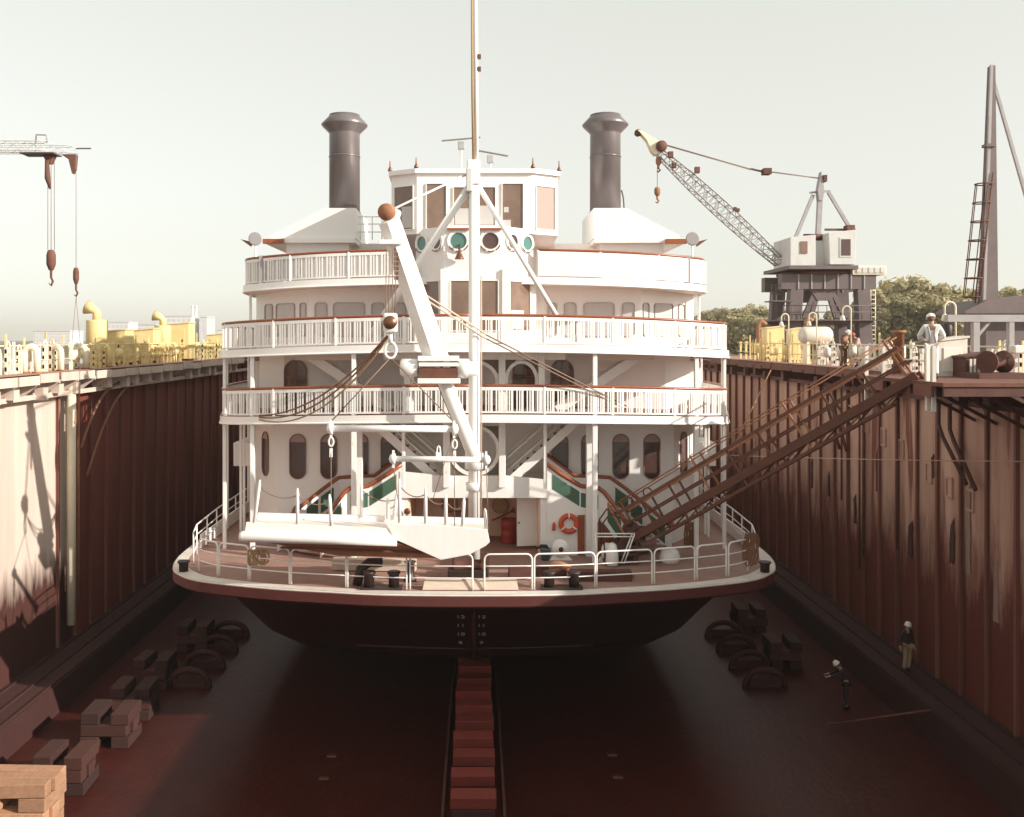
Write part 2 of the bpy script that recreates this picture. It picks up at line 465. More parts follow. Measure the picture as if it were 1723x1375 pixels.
# ------------------------------------------------------------------ setting: dock floor, river, bank
WX, WT = 16.5, 11.88                                  # inner half width of the dock and height of its walls
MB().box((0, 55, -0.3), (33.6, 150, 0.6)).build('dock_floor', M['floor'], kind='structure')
MB().bb((-1450, -35, -1.6), (1650, 2850, -1.4)).build('river_water', M['water'], kind='structure')
g = MB()
xs = [24 + 16 * (i ** 1.35) for i in range(30)]; ys = [-30 + 60 * i for i in range(46)]
gr = random.Random(3)
vs = [(x, y, 8.0 + gr.uniform(-0.3, 0.3) * min(1, (x - 24) / 60)) for x in xs for y in ys]
fs = [(i * 46 + j, (i + 1) * 46 + j, (i + 1) * 46 + j + 1, i * 46 + j + 1) for i in range(29) for j in range(45)]
g.add(vs, fs, True)
g.add([(24, -30, 8), (24, 2670, 8), (24, 2670, -1.4), (24, -30, -1.4)], [(0, 1, 2, 3)])
g.build('river_bank', M['ground'], kind='structure', fix=False)
MB().bb((-1400, 880, -1.4), (20, 2800, 6.9)).build('far_bank', M['ground'], kind='structure')

# ------------------------------------------------------------------ dock walls
def dock_wall(sgn, label):
    root = thing('dock_wall', (sgn * WX, 30, 0), label, 'dock wall', 'dry dock side walls')
    xa = lambda o: sgn * (WX + o)                     # o metres out from the inner face
    c = MB(); c.bb((xa(0.10), -14, 0.0), (xa(5.0), 125, WT - 0.03)); c.build('wall_core', M['wallrib'], root)
    c = MB(); c.bb((xa(-0.02), -14, WT - 0.026), (xa(5.0), 125, WT)); c.build('wall_deck', M['deck'], root)
    # plating between the ribs, one panel each
    step = 1.65
    d0 = 24.0
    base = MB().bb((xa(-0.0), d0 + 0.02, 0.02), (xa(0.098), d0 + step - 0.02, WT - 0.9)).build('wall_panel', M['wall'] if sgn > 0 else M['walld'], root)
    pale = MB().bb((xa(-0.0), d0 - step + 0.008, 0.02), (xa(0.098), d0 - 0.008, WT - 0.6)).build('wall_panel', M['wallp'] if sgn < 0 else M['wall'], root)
    pale.location.y += 0; 
    rib = MB()
    rib.bb((xa(-0.10), d0 - 0.03, 0.02), (xa(0.10), d0 + 0.03, WT - 0.55))
    rib.bb((xa(-0.115), d0 - 0.065, 0.02), (xa(-0.10), d0 + 0.065, WT - 0.55))
    rib = rib.build('wall_rib', M['wallrib'], root)
    rr_ = random.Random(5 + sgn)
    for k in range(1, 30):
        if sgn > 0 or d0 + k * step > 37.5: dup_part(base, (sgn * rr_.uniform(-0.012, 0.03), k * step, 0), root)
        else: dup_part(pale, (sgn * rr_.uniform(-0.012, 0.01), (k + 1) * step, 0), root)  # near left panels carry the painted sunlight, farther ones the painted shade
        if sgn > 0 or d0 + k * step > 37.0: dup_part(rib, (0, k * step + rr_.uniform(-0.12, 0.12), 0), root)
    far = MB(); far.bb((xa(0.0), d0 + 30 * step, 0.02), (xa(0.098), 124, WT - 0.9)); far.bb((xa(0), -13, 0.02), (xa(0.098), d0 - step, WT - 0.9))
    for k in range(22): far.bb((xa(-0.16), -13 + k * step, 0.02), (xa(0.0), -13 + k * step + 0.07, WT - 0.55))
    far.build('plating', M['walld'], root)
    # top girder, walkway fascia plates, brackets and hangers below the walkway
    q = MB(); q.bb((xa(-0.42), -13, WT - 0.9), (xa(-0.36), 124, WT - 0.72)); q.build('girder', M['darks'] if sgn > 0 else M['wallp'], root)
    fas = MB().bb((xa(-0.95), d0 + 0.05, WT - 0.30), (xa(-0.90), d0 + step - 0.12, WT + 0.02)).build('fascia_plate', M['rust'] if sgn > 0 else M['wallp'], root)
    bra = MB()
    bra.bb((xa(-0.90), d0 - 0.04, WT - 0.34), (xa(0.1), d0 + 0.04, WT - 0.20))
    bra.prism([(xa(-0.86), d0 - 0.03, WT - 0.34), (xa(-0.02), d0 - 0.03, WT - 0.34), (xa(-0.02), d0 - 0.03, WT - 1.0)], (0, 0.06, 0))
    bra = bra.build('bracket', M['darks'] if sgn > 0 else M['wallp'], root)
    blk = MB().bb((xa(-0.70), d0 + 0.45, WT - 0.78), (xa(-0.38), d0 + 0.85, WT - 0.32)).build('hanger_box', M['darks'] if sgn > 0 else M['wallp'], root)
    for k in range(1, 24):
        dup_part(fas, (sgn * rr_.uniform(-0.03, 0.03), k * step, rr_.uniform(-0.03, 0.03)), root)
        dup_part(bra, (0, k * step, 0), root)
        if rr_.random() < 0.8: dup_part(blk, (0, k * step + rr_.uniform(-0.3, 0.3), rr_.uniform(-0.15, 0.05)), root)
    q = MB(); q.bb((xa(-0.88), 0, WT - 0.18), (xa(0.02), 100, WT - 0.14)); q.build('walkway', M['rust'], root)
    # ledge at the wall foot
    q = MB(); q.bb((xa(-1.75), -13, 0.0), (xa(0.0), 124, 1.08)); q.build('foot_ledge', M['concrete'], root)
    q = MB()
    for o in (-1.70, -1.05, -0.3): q.bb((xa(o), -13, 1.08), (xa(o + 0.05), 124, 1.15))
    q.build('ledge_rail', M['concrete'], root)
    return root
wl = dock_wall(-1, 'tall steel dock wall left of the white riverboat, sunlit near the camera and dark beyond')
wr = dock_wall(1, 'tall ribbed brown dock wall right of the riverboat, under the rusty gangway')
# fender pipe and hoses on the left wall, marks and pipes on the right wall
MB().tube([(-WX + 0.45, 37.6, 1.9), (-WX + 0.45, 37.6, WT - 0.4)], 0.17, 10).build('fender_pipe', M['cream'], wl)
MB().tube([(-WX + 0.50, 38.15, 2.6), (-WX + 0.50, 38.15, WT - 0.4)], 0.05, 6).build('riser_pipe', M['rustl'], wl)
for a, b, dz in ((38.4, 42.5, 2.4), (39.0, 45.0, 3.6)):
    pts = []
    for i in range(15):
        t = i / 14
        pts.append((-WX + 0.5, a + (b - a) * t, WT - 0.7 - dz * (1 - t) ** 2.2))
    MB().tube(pts, 0.06, 6).build('hose', M['ropeb'], wl)
for (d, z, h, w) in ((31.9, 6.9, 3.2, 0.30), (33.0, 6.2, 1.6, 0.34), (34.4, 8.6, 0.9, 0.2), (36.2, 5.6, 1.4, 0.4), (39.2, 7.8, 1.8, 0.22), (41.5, 5.8, 1.3, 0.3), (44.6, 6.4, 1.2, 0.24), (46.8, 6.6, 1.5, 0.3), (30.2, 5.2, 2.0, 0.3), (50.3, 7.2, 1.4, 0.3)):
    rp = random.Random(int(d * 10)); n = 11
    pts = [(WX - 0.034, d + w * (0.5 if i < n // 2 else -0.5) * rp.uniform(0.55, 1.1), z + h * ((i / (n // 2 - 0.01)) if i < n // 2 else (1 - (i - n // 2) / (n - n // 2 - 0.99))) - h / 2) for i in range(n)]
    MB().prism(pts, (0.02, 0, 0)).build('flaking_patch', M['scale_'] if d not in (31.9, 30.2) else M['patch'], wr)
for (d, z) in ((40.2, 9.6), (38.6, 9.2), (37.0, 8.9), (34.7, 8.3), (33.2, 8.0), (31.8, 7.8), (42.0, 9.9)):
    m = MB(); m.ring([(WX - 0.05, d + x, z + y) for x, y in rr(0.5, 0.75, 0.04, 2)], [(WX - 0.05, d + x, z + y) for x, y in rr(0.36, 0.6, 0.03, 2)], (0.06, 0, 0)); m.build('hatch_frame', M['wall'], wr)
for (d, zt, dx) in ((33.4, WT - 0.8, 1.9), (32.6, WT - 0.9, 1.7), (44.0, WT - 0.9, 1.5), (43.2, WT - 0.9, 1.5)):
    MB().tube([(WX - 0.3, d, zt), (WX - 0.3, d, zt - 0.9), (WX - 0.3, d - 0.3, zt - 1.3), (WX - 0.3, d - dx, zt - 2.7)], 0.07, 7).build('drain_pipe', M['darks'], wr)
for d, z0 in ((40.1, 4.0), (40.5, 3.4), (36.9, 5.0), (42.5, 6.0)):
    MB().tube([(WX - 0.22, d, z0), (WX - 0.22, d, WT - 0.8)], 0.045, 6).build('riser_pipe', M['rust'], wr)

# ------------------------------------------------------------------ fences along the wall tops
def fence(sgn, d0, n, m1, m2, nsplit, label):
    x = sgn * (WX + 0.9)
    root = thing('dock_fence', (x, d0, WT), label, 'fence', 'fences along the dock walls')
    def post(m, kind):
        p = MB()
        if kind == 0:                                    # arched plate with slots
            for o in (-0.16, 0.09): p.bb((x - 0.05, d0 + o, WT), (x + 0.05, d0 + o + 0.07, WT + 0.92))
            for z in (0.10, 0.42, 0.70): p.bb((x - 0.04, d0 - 0.16, WT + z), (x + 0.04, d0 + 0.16, WT + z + 0.14))
            p.tube([(x, d0 + 0.125 * math.cos(a), WT + 0.92 + 0.17 * math.sin(a)) for a in [math.pi * i / 8 for i in range(9)]], 0.045, 6)
        elif kind == 1:                                  # plain tall post with a foot
            p.bb((x - 0.04, d0 - 0.04, WT), (x + 0.04, d0 + 0.04, WT + 1.2)); p.bb((x - 0.08, d0 - 0.09, WT), (x + 0.08, d0 + 0.09, WT + 0.12))
        elif kind == 2:                                  # narrow twin post with a cap plate
            for o in (-0.10, 0.05): p.bb((x - 0.04, d0 + o, WT), (x + 0.04, d0 + o + 0.05, WT + 0.8))
            p.bb((x - 0.05, d0 - 0.14, WT + 0.8), (x + 0.05, d0 + 0.14, WT + 0.98)); p.bb((x - 0.04, d0 - 0.10, WT + 0.3), (x + 0.04, d0 + 0.10, WT + 0.38))
        else:                                            # squat drum-shaped valve on a stalk
            p.tube([(x, d0, WT), (x, d0, WT + 0.45)], 0.06, 8); p.lathe([(0.08, 0.42), (0.19, 0.46), (0.19, 0.86), (0.1, 0.94), (0.0, 0.96)], (x, d0, WT), Z, 12)
        return p.build('fence_post', m, root)
    rf = random.Random(9 + sgn)
    proto = {}
    for k in range(n):
        if 0 < k and rf.random() < 0.08: continue
        kind = rf.choice((0, 0, 0, 1, 1, 2, 2, 3)); m = m1 if k < nsplit else m2
        if (kind, m.name) not in proto:
            c = proto[(kind, m.name)] = post(m, kind); c.location.y += k * 0.55; continue
        b = proto[(kind, m.name)]
        c = b.copy(); COL.objects.link(c); c.parent = root; ORG[c.name] = ORG[b.name]
        c.location = Vector((rf.uniform(-0.10, 0.10), k * 0.55 + rf.uniform(-0.10, 0.10), 0))
        c.scale.z = rf.uniform(0.85, 1.2)
    for (zz, r) in ((0.48, 0.025), (1.05, 0.03)):
        MB().tube([(x, d0, WT + zz), (x, d0 + nsplit * 0.55, WT + zz)], r, 6).build('rail', m1, root)
        MB().tube([(x, d0 + nsplit * 0.55, WT + zz), (x, d0 + n * 0.55, WT + zz)], r, 6).build('rail', m2, root)
    s = MB()
    for k in range(n // 3):
        dd = d0 + k * 1.65 + rf.uniform(-0.3, 0.3); h = rf.uniform(0.9, 1.7)
        s.bb((x + sgn * 0.3, dd, WT), (x + sgn * 0.36, dd + 0.07, WT + h))
    s.build('stake', m2, root, kind='stuff')
    return root
fence(-1, 29, 66, M['cream'], M['yellow'], 24, 'pale yellow post fence along the top of the left dock wall')
fence(1, 30.6, 60, M['offw'], M['yellow'], 34, 'white and yellow post fence along the top of the right dock wall, behind the gangway')
# ------------------------------------------------------------------ the riverboat
boat = thing('riverboat', (SX, 34, 1.5), 'big white multi-deck riverboat with two dark funnels standing in the dry dock', 'riverboat')
def outline_fn(tab):
    def f(x):
        x = abs(x)
        for (x0, d0), (x1, d1) in zip(tab, tab[1:]):
            if x <= x1: return d0 + (d1 - d0) * (x - x0) / (x1 - x0)
        return tab[-1][1]
    return f
def dense(tab, per=4):
    """smooth half outline: Catmull-Rom through the table"""
    out = []
    n = len(tab)
    for i in range(n - 1):
        p0 = tab[i - 1] if i else (-tab[1][0], tab[1][1]); p1 = tab[i]; p2 = tab[i + 1]
        p3 = tab[i + 2] if i + 2 < n else (2 * p2[0] - p1[0], 2 * p2[1] - p1[1])
        for k in range(per):
            t = k / per
            out.append(tuple(0.5 * (2 * p1[j] + (p2[j] - p0[j]) * t + (2 * p0[j] - 5 * p1[j] + 4 * p2[j] - p3[j]) * t * t + (3 * p1[j] - p0[j] - 3 * p2[j] + p3[j]) * t ** 3) for j in (0, 1)))
    out.append(tab[-1])
    return out
T_MAIN = dense([(0, 28.2), (2.7, 28.3), (4.36, 28.6), (6.04, 28.95), (7.84, 29.55), (8.85, 30.05), (9.5, 30.7), (9.95, 31.5), (10.3, 33.2), (10.4, 36.5)])
T_UP = dense([(0, 31.8), (2.5, 31.85), (4.2, 32.05), (6.0, 32.5), (7.5, 33.05), (8.5, 33.6), (9.15, 34.3), (9.55, 35.8), (9.95, 37.5), (10.2, 39.5)])
T_TOP = dense([(0, 35.2), (3, 35.3), (5.5, 35.6), (7, 36.0), (8.2, 36.55), (9.05, 37.3), (9.35, 39.0), (9.6, 41.5)])
AFT = 106.0
def deck(name, tab, zc, cam_, thick, mtop, mfas, mbot, back=AFT):
    zf = lambda x: zc - cam_ * (x / 10.36) ** 2
    xs = [-t[0] for t in reversed(tab)] + [t[0] for t in tab[1:]]
    ds = [t[1] for t in reversed(tab)] + [t[1] for t in tab[1:]]
    n = len(xs)
    top = MB(); vs = []
    for x, d in zip(xs, ds): vs += [S(x, d, zf(x)), S(x, back, zf(x))]
    top.add(vs, [(2 * i, 2 * i + 2, 2 * i + 3, 2 * i + 1) for i in range(n - 1)], True)
    # solid: top, fascia and underside
    o = top.build(name, mtop, boat, fix=False)
    f = MB(); vs = []
    for x, d in zip(xs, ds):
        vs += [S(x, d, zf(x) + 0.004), S(x, d, zf(x) - thick)]
    vs = [S(xs[0], back, zf(xs[0]) + 0.004), S(xs[0], back, zf(xs[0]) - thick)] + vs + [S(xs[-1], back, zf(xs[-1]) + 0.004), S(xs[-1], back, zf(xs[-1]) - thick)]
    f.add(vs, [(2 * i, 2 * i + 1, 2 * i + 3, 2 * i + 2) for i in range(n + 1)], True)
    # a half-round moulding along the lower lip
    f.build('fascia', mfas, o, fix=False)
    m = MB(); m.tube([S(x, d - 0.01, zf(x) - thick + 0.02) for x, d in zip(xs, ds)], 0.035, 6); m.build('moulding', mfas, o)
    b = MB(); vs = []
    for x, d in zip(xs, ds): vs += [S(x, d, zf(x) - thick + 0.012), S(x, back, zf(x) - thick + 0.012)]
    b.add(vs, [(2 * i, 2 * i + 1, 2 * i + 3, 2 * i + 2) for i in range(n - 1)], True)
    b.build('deckhead', mbot, o, fix=False)
    return o, zf
ZM = 5.6
# hull: loft of half-breadth curves at several heights
def wl_curve(stem, hw, full, n=24, p=0.55):
    """stem d, half width, d where full width is reached"""
    return [(hw * (i / (n - 1)) ** p if i else 0.0, stem + (full - stem) * (i / (n - 1)) ** 1.0) for i in range(n)]
def resample(tab, n=24):
    L = [0]
    for a, b in zip(tab, tab[1:]): L.append(L[-1] + math.hypot(b[0] - a[0], b[1] - a[1]))
    out = []
    for i in range(n):
        t = L[-1] * i / (n - 1)
        for j in range(len(tab) - 1):
            if t <= L[j + 1] + 1e-9:
                k = (t - L[j]) / max(L[j + 1] - L[j], 1e-9)
                out.append((tab[j][0] + (tab[j + 1][0] - tab[j][0]) * k, tab[j][1] + (tab[j + 1][1] - tab[j][1]) * k)); break
    return out
def sheet(rows, name, m, smooth=True, parent=boat):
    """rows: list of (z, [(x,d)...]) half curves; mirrored"""
    mb = MB()
    for sg in (1, -1):
        vs = []; n = len(rows[0][1])
        for z, c in rows:
            zz = z if isinstance(z, list) else [z] * n
            vs += [S(sg * x, d, zz[i]) for i, (x, d) in enumerate(c)]
        fs = []
        for r in range(len(rows) - 1):
            for i in range(n - 1):
                q = (r * n + i, r * n + i + 1, (r + 1) * n + i + 1, (r + 1) * n + i)
                fs.append(q if sg > 0 else tuple(reversed(q)))
        mb.add(vs, fs, smooth)
    return mb.build(name, m, parent, fix=False)
EX = lambda c: c + [(c[-1][0], AFT)]
gm = EX(resample(T_MAIN, 30))
strake = [(max(0, x - 0.02), d + 0.02) for x, d in gm]
sheet([(ZM, gm), (ZM - 0.06, [(x + 0.03 * (x > 0), d - 0.03) for x, d in gm]), (ZM - 0.34, [(x + 0.03 * (x > 0), d - 0.03) for x, d in gm]), (ZM - 0.40, strake)], 'guard_strake', M['strake'], False)
h0 = EX(resample(T_MAIN, 30))
h0 = [(max(0, x - 0.02), d + 0.02) for x, d in h0]
h1 = EX(resample(dense([(0, 29.9), (3, 30.1), (6, 30.8), (8.3, 32.3), (9.3, 35), (9.5, 40)]), 30))
h2 = EX(resample(dense([(0, 31.9), (3, 32.1), (6, 32.8), (8, 34.2), (9.0, 37), (9.1, 42)]), 30))
h3 = EX(resample(dense([(0, 33.8), (2.5, 33.95), (5.6, 34.5), (7.6, 35.8), (8.6, 38.5), (8.8, 43)]), 30))
h4 = EX(resample(dense([(0, 34.6), (2.5, 34.75), (5.2, 35.3), (7.0, 36.6), (8.0, 39.5), (8.2, 44)]), 30))
sheet([(ZM - 0.40, h0), (ZM - 1.0, h1), (3.4, h2), (2.2, h3)], 'hull', M['hull'])
sheet([(2.2, h3), (1.62, h4), (1.52, [(0, 35.4)] + [(x * 0.97, d + 0.9) for x, d in h4[1:]]), (1.5, [(0, d) for x, d in h4])], 'hull_bottom', M['bottom'])
stem = MB(); stem.tube([S(0, 29.88, 4.7), S(0, 31.85, 3.4), S(0, 33.75, 2.2), S(0, 34.55, 1.62), S(0, 36, 1.55)], 0.08, 8); stem.build('stem_bar', M['strake'], boat)
# chine strips that rise from the forefoot
for sg in (-1, 1):
    MB().tube([S(sg * x, d - 0.03, 2.2) for x, d in h3[:9]], 0.05, 6).build('chine_strip', M['hull'], boat)

# main deck
md, zmf = deck('main_deck', T_MAIN, ZM + 0.01, 0.0, 0.05, M['deck'], M['deckedge'], M['hull'])
inn = [(x * 0.965, d + 0.34) for x, d in T_MAIN]
mg = MB(); vs = []
full = [(-x, d) for x, d in reversed(T_MAIN)] + T_MAIN[1:]
fin = [(-x, d) for x, d in reversed(inn)] + inn[1:]
for (x, d), (a, b) in zip(full, fin): vs += [S(x, d - 0.01, ZM + 0.020), S(a, b, ZM + 0.020)]
mg.add(vs, [(2 * i, 2 * i + 2, 2 * i + 3, 2 * i + 1) for i in range(len(full) - 1)])
mg.build('deck_margin', M['deckedge'], boat, fix=False)
d2, z2f = deck('cabin_deck', T_UP, 10.66, 0.33, 0.27, M['deck'], M['white'], M['ceil'])
d3, z3f = deck('texas_deck', T_UP, 13.02, 0.32, 0.27, M['deck'], M['white'], M['ceil'])
d4, z4f = deck('sun_deck', T_TOP, 15.50, 0.28, 0.27, M['deck'], M['white'], M['ceil'])

# railings with wooden handrail, baluster screens and newel posts
def balustrade(tab, zf, h, xmin=0.0, inset=0.10, aft=20.0, rhythm=0.15, midgap=None):
    for sg in (-1, 1):
        pts = [(x, d) for x, d in tab if x >= xmin - 1e-6]
        if xmin > 0 and pts[0][0] > xmin:
            pts = [(xmin, outline_fn(tab)(xmin))] + pts
        # extend aft along the side
        pts = pts + [(pts[-1][0] + 0.02 * k, pts[-1][1] + aft * k / 6) for k in range(1, 7)]
        p3 = []
        for i, (x, d) in enumerate(pts):
            a = pts[max(i - 1, 0)]; b = pts[min(i + 1, len(pts) - 1)]
            t = Vector((b[0] - a[0], b[1] - a[1])).normalized(); nx, ny = -t.y, t.x
            p3.append(S(sg * (x + nx * inset), d + ny * inset, zf(x)))
        # uniform samples
        L = [0]
        for a, b in zip(p3, p3[1:]): L.append(L[-1] + (b - a).length)
        def at(t):
            for j in range(len(p3) - 1):
                if t <= L[j + 1]: return p3[j].lerp(p3[j + 1], (t - L[j]) / max(1e-9, L[j + 1] - L[j]))
            return p3[-1]
        rail = MB().tube([p + Z * h for p in p3], 0.048, 8); root = rail.build('handrail', M['wood'], boat)
        bal = MB(); k = 0; t = 0.05
        while t < L[-1] - 0.05:
            w = (0.042, 0.042, 0.075)[k % 3]
            p = at(t); q = at(min(t + 0.02, L[-1])); a = (q - p); a.z = 0
            if a.length < 1e-6: a = Vector((1, 0, 0))
            bal.bar(p + Z * 0.09, p + Z * (h - 0.14), w, 0.03, up=a.cross(Z))
            t += (rhythm * 0.55, rhythm * 0.55, rhythm * 1.0)[k % 3]; k += 1
        for i in range(len(p3) - 1):
            for (z0, zz) in ((0.05, 0.055), (h - 0.16, 0.11)):
                a, b = p3[i] + Z * (z0 + zz / 2), p3[i + 1] + Z * (z0 + zz / 2)
                bal.bar(a, b, 0.045, zz)
        bo = bal.build('baluster_screen', M['white2'], root); bo['kind'] = 'stuff'
        t = 0.02; np_ = 0
        while t < L[-1]:
            p = at(t); MB().box(p + Z * (h / 2), (0.08, 0.08, h - 0.03)).build('newel', M['white2'], root)
            t += 2.35
balustrade(T_UP, z2f, 0.97, rhythm=0.165)
balustrade(T_UP, z3f, 0.97, rhythm=0.165)
balustrade(T_TOP, z4f, 1.02, xmin=2.35, rhythm=0.2)
for sg in (-1, 1):                                   # white sheet added along the sun deck railing to imitate its overexposed glare
    cl = MB(); vs = []
    pts = [(2.36, outline_fn(T_TOP)(2.36))] + [(x, d) for x, d in T_TOP if x >= 2.5]
    for x, d in pts: q, e = (1.0, 0.035) if sg > 0 else (0.985, 0.135); vs += [S(sg * x * q, d + e, z4f(x) + 0.05), S(sg * x * q, d + e, z4f(x) + 0.95)]
    cl.add(vs, [(2 * i, 2 * i + 2, 2 * i + 3, 2 * i + 1) for i in range(len(pts) - 1)], False)
    o = cl.build('glare_sheet', M['shirt'], boat, fix=False)
    so = o.modifiers.new('thick', 'SOLIDIFY'); so.thickness = 0.01

# cabins
def cabin(name, plan, z0, z1, m=M['white']):
    poly = [S(x, d, z0) for x, d in plan]
    return MB().prism(poly, (0, 0, z1 - z0)).build(name, m, boat)
A1, A2, A3 = (-8.6, 37.2), (-7.4, 35.3), (-2.35, 35.3)
cabin('main_cabin', [(-8.6, AFT - 2), (-8.6, 37.2), (-7.4, 35.3), (-2.9, 35.3), (-2.9, 36.9), (2.9, 36.9), (2.9, 35.3), (7.4, 35.3), (8.6, 37.2), (8.6, AFT - 2)], ZM + 0.01, 10.43)
cabin('cabin', [(-8.6, AFT - 2), (-8.6, 38.0), (-7.3, 36.4), (7.3, 36.4), (8.6, 38.0), (8.6, AFT - 2)], 10.30, 12.78)
cabin('texas_cabin', [(-9.1, AFT - 4), (-9.1, 39.6), (-6.5, 37.2), (6.5, 37.2), (9.1, 39.6), (9.1, AFT - 4)], 12.6, 15.24)
F1 = Plane((-7.4, 35.3), (7.4, 35.3))
for i, x in enumerate((-6.56, -5.41, -4.25, -3.17, 3.17, 4.27, 5.43, 6.58)):
    window(boat, F1, x + 7.4, 8.83, 0.56, 1.62, 0.28, M['glass'], M['trim'], 0.035, blind=0.30)
FL = Plane((-8.6, 37.2), (-7.4, 35.3)); FR = Plane((7.4, 35.3), (8.6, 37.2))
window(boat, FL, FL.len * 0.56, 8.83, 0.62, 1.62, 0.31, M['glass'], M['trim'], 0.035, blind=0.30)
window(boat, FR, FR.len * 0.44, 8.83, 0.62, 1.62, 0.31, M['glass'], M['trim'], 0.035, blind=0.30)
# door openings in the cabin deck front with fanlights, and texas windows
F2 = Plane((-7.3, 36.4), (7.3, 36.4))
def fan_door(pl, a, z0):
    fr = window(boat, pl, a, z0 + 1.0, 0.80, 2.0, 0.40, M['glassw'], M['trim'], 0.05, name='arched_door')
    m = MB()
    m.bar(pl.at(a, z0 + 0.1, 0.05), pl.at(a, z0 + 1.98, 0.05), 0.04, 0.03, up=pl.n)
    for zz in (0.75, 1.4): m.bar(pl.at(a - 0.4, z0 + zz, 0.05), pl.at(a + 0.4, z0 + zz, 0.05), 0.03, 0.04, up=Z)
    m.build('muntin', M['trim'], fr)
fan_door(F2, 7.3 - 7.0 + 0.15, 10.35)
fan_door(F2, 7.3 + 3.35, 10.35)
fan_door(F2, 7.3 + 1.9, 10.35)
F3 = Plane((-6.5, 37.2), (6.5, 37.2)); F3L = Plane((-9.1, 39.6), (-6.5, 37.2)); F3R = Plane((6.5, 37.2), (9.1, 39.6))
def w3(pl, px0, px1):
    def col(px):                                      # wall coordinate seen in photo column px
        dx = (px - CX) / F; o = pl.o; u = pl.u
        return (dx * o.y - o.x) / (u.x - dx * u.y)
    a0, a1 = col(px0), col(px1)
    window(boat, pl, (a0 + a1) / 2, 13.95, a1 - a0, 1.28, 0.12, M['pale'], M['greyt'], 0.025)
for a, b in ((531, 550), (562, 613), (626, 646), (664, 682)): w3(F3, a, b)
for a, b in ((922, 936), (950, 969), (983, 1033), (1048, 1067)): w3(F3, a, b)
for a, b in ((447, 459), (466, 496), (506, 515)): w3(F3L, a, b)
for a, b in ((1082, 1091), (1101, 1131), (1141, 1151)): w3(F3R, a, b)

# bay with pilot house
BAY = [(-2.35, 40), (-2.2, 35.7), (-1.12, 34.55), (1.12, 34.55), (2.2, 35.7), (2.35, 40)]
cabin('bay_front', BAY, 12.85, 17.28)
BC = Plane((-1.12, 34.55), (1.12, 34.55)); BL = Plane((-2.2, 35.7), (-1.12, 34.55)); BR = Plane((1.12, 34.55), (2.2, 35.7))
for x in (-0.48, 0.48): window(boat, BC, 1.12 + x, 14.4, 0.74, 1.80, 0.02, M['glassw'], M['white2'], 0.03)
window(boat, BL, BL.len / 2, 14.4, 1.14, 1.80, 0.02, M['glassw'], M['white2'], 0.03)
window(boat, BR, BR.len / 2, 14.4, 1.14, 1.80, 0.02, M['glassw'], M['white2'], 0.03)
# pilasters at the bay corners
for x, d in ((-1.12, 34.55), (1.12, 34.55), (-2.2, 35.7), (2.2, 35.7)):
    MB().box(S(x, d, 14.3), (0.22, 0.22, 2.85)).build('pilaster', M['white2'], boat)
def porthole(pl, a, z, r, glass):
    n = 20
    c = lambda q, off: [pl.at(a + q * math.cos(2 * math.pi * i / n), z + q * math.sin(2 * math.pi * i / n), off) for i in range(n)]
    fr = MB().ring(c(r + 0.11, -0.02), c(r, -0.02), pl.n * 0.08).build('porthole', M['white2'], boat)
    MB().prism(c(r + 0.002, -0.01), pl.n * 0.025).build('pane', glass, fr)
    for k in range(3):
        a0 = math.radians(-150 + k * 45)
        MB().tube([pl.at(a + (r + 0.085) * math.cos(a0 + math.radians(j * 6)), z + (r + 0.085) * math.sin(a0 + math.radians(j * 6)), 0.065) for j in range(7)], 0.022, 5).build('porthole_lug', M['bronze'], fr)
porthole(BC, 1.12 - 0.58, 16.75, 0.30, M['teal']); porthole(BC, 1.12 + 0.58, 16.75, 0.30, M['glass'])
for pl, gl in ((BL, M['teal']), (BR, M['teal'])):
    porthole(pl, pl.len * 0.24, 16.75, 0.26, gl if pl is BL else M['glass']); porthole(pl, pl.len * 0.76, 16.75, 0.26, M['glass'] if pl is BL else gl)
for x in (-0.58, 0.58): MB().box(S(x, 34.45, 17.17), (0.86, 0.12, 0.07)).build('eyebrow', M['wood'], boat)
# pilot house
PH = [(-3.3, 41), (-3.15, 36.05), (-2.15, 35.4), (2.15, 35.4), (3.15, 36.05), (3.3, 41)]
cabin('pilot_house', PH, 17.1, 19.35)
cabin('pilot_house_roof', [(x * 1.03, d - 0.12) for x, d in PH], 19.35, 19.52)
PC = Plane((-2.15, 35.4), (2.15, 35.4)); PLf = Plane((-3.15, 36.05), (-2.15, 35.4)); PRt = Plane((2.15, 35.4), (3.15, 36.05))
for x, w, zc, h in ((-1.42, 0.72, 18.13, 1.66), (-0.46, 0.62, 18.12, 1.42), (0.46, 0.62, 18.12, 1.42), (1.42, 0.76, 18.13, 1.66)):
    window(boat, PC, 2.15 + x, zc, w, h, 0.02, M['glassw'], M['white2'], 0.035)
window(boat, PLf, PLf.len / 2, 18.1, 0.86, 1.6, 0.02, M['glassw'], M['white2'], 0.035)
window(boat, PRt, PRt.len / 2, 18.1, 0.86, 1.6, 0.02, M['blind'], M['white2'], 0.035)
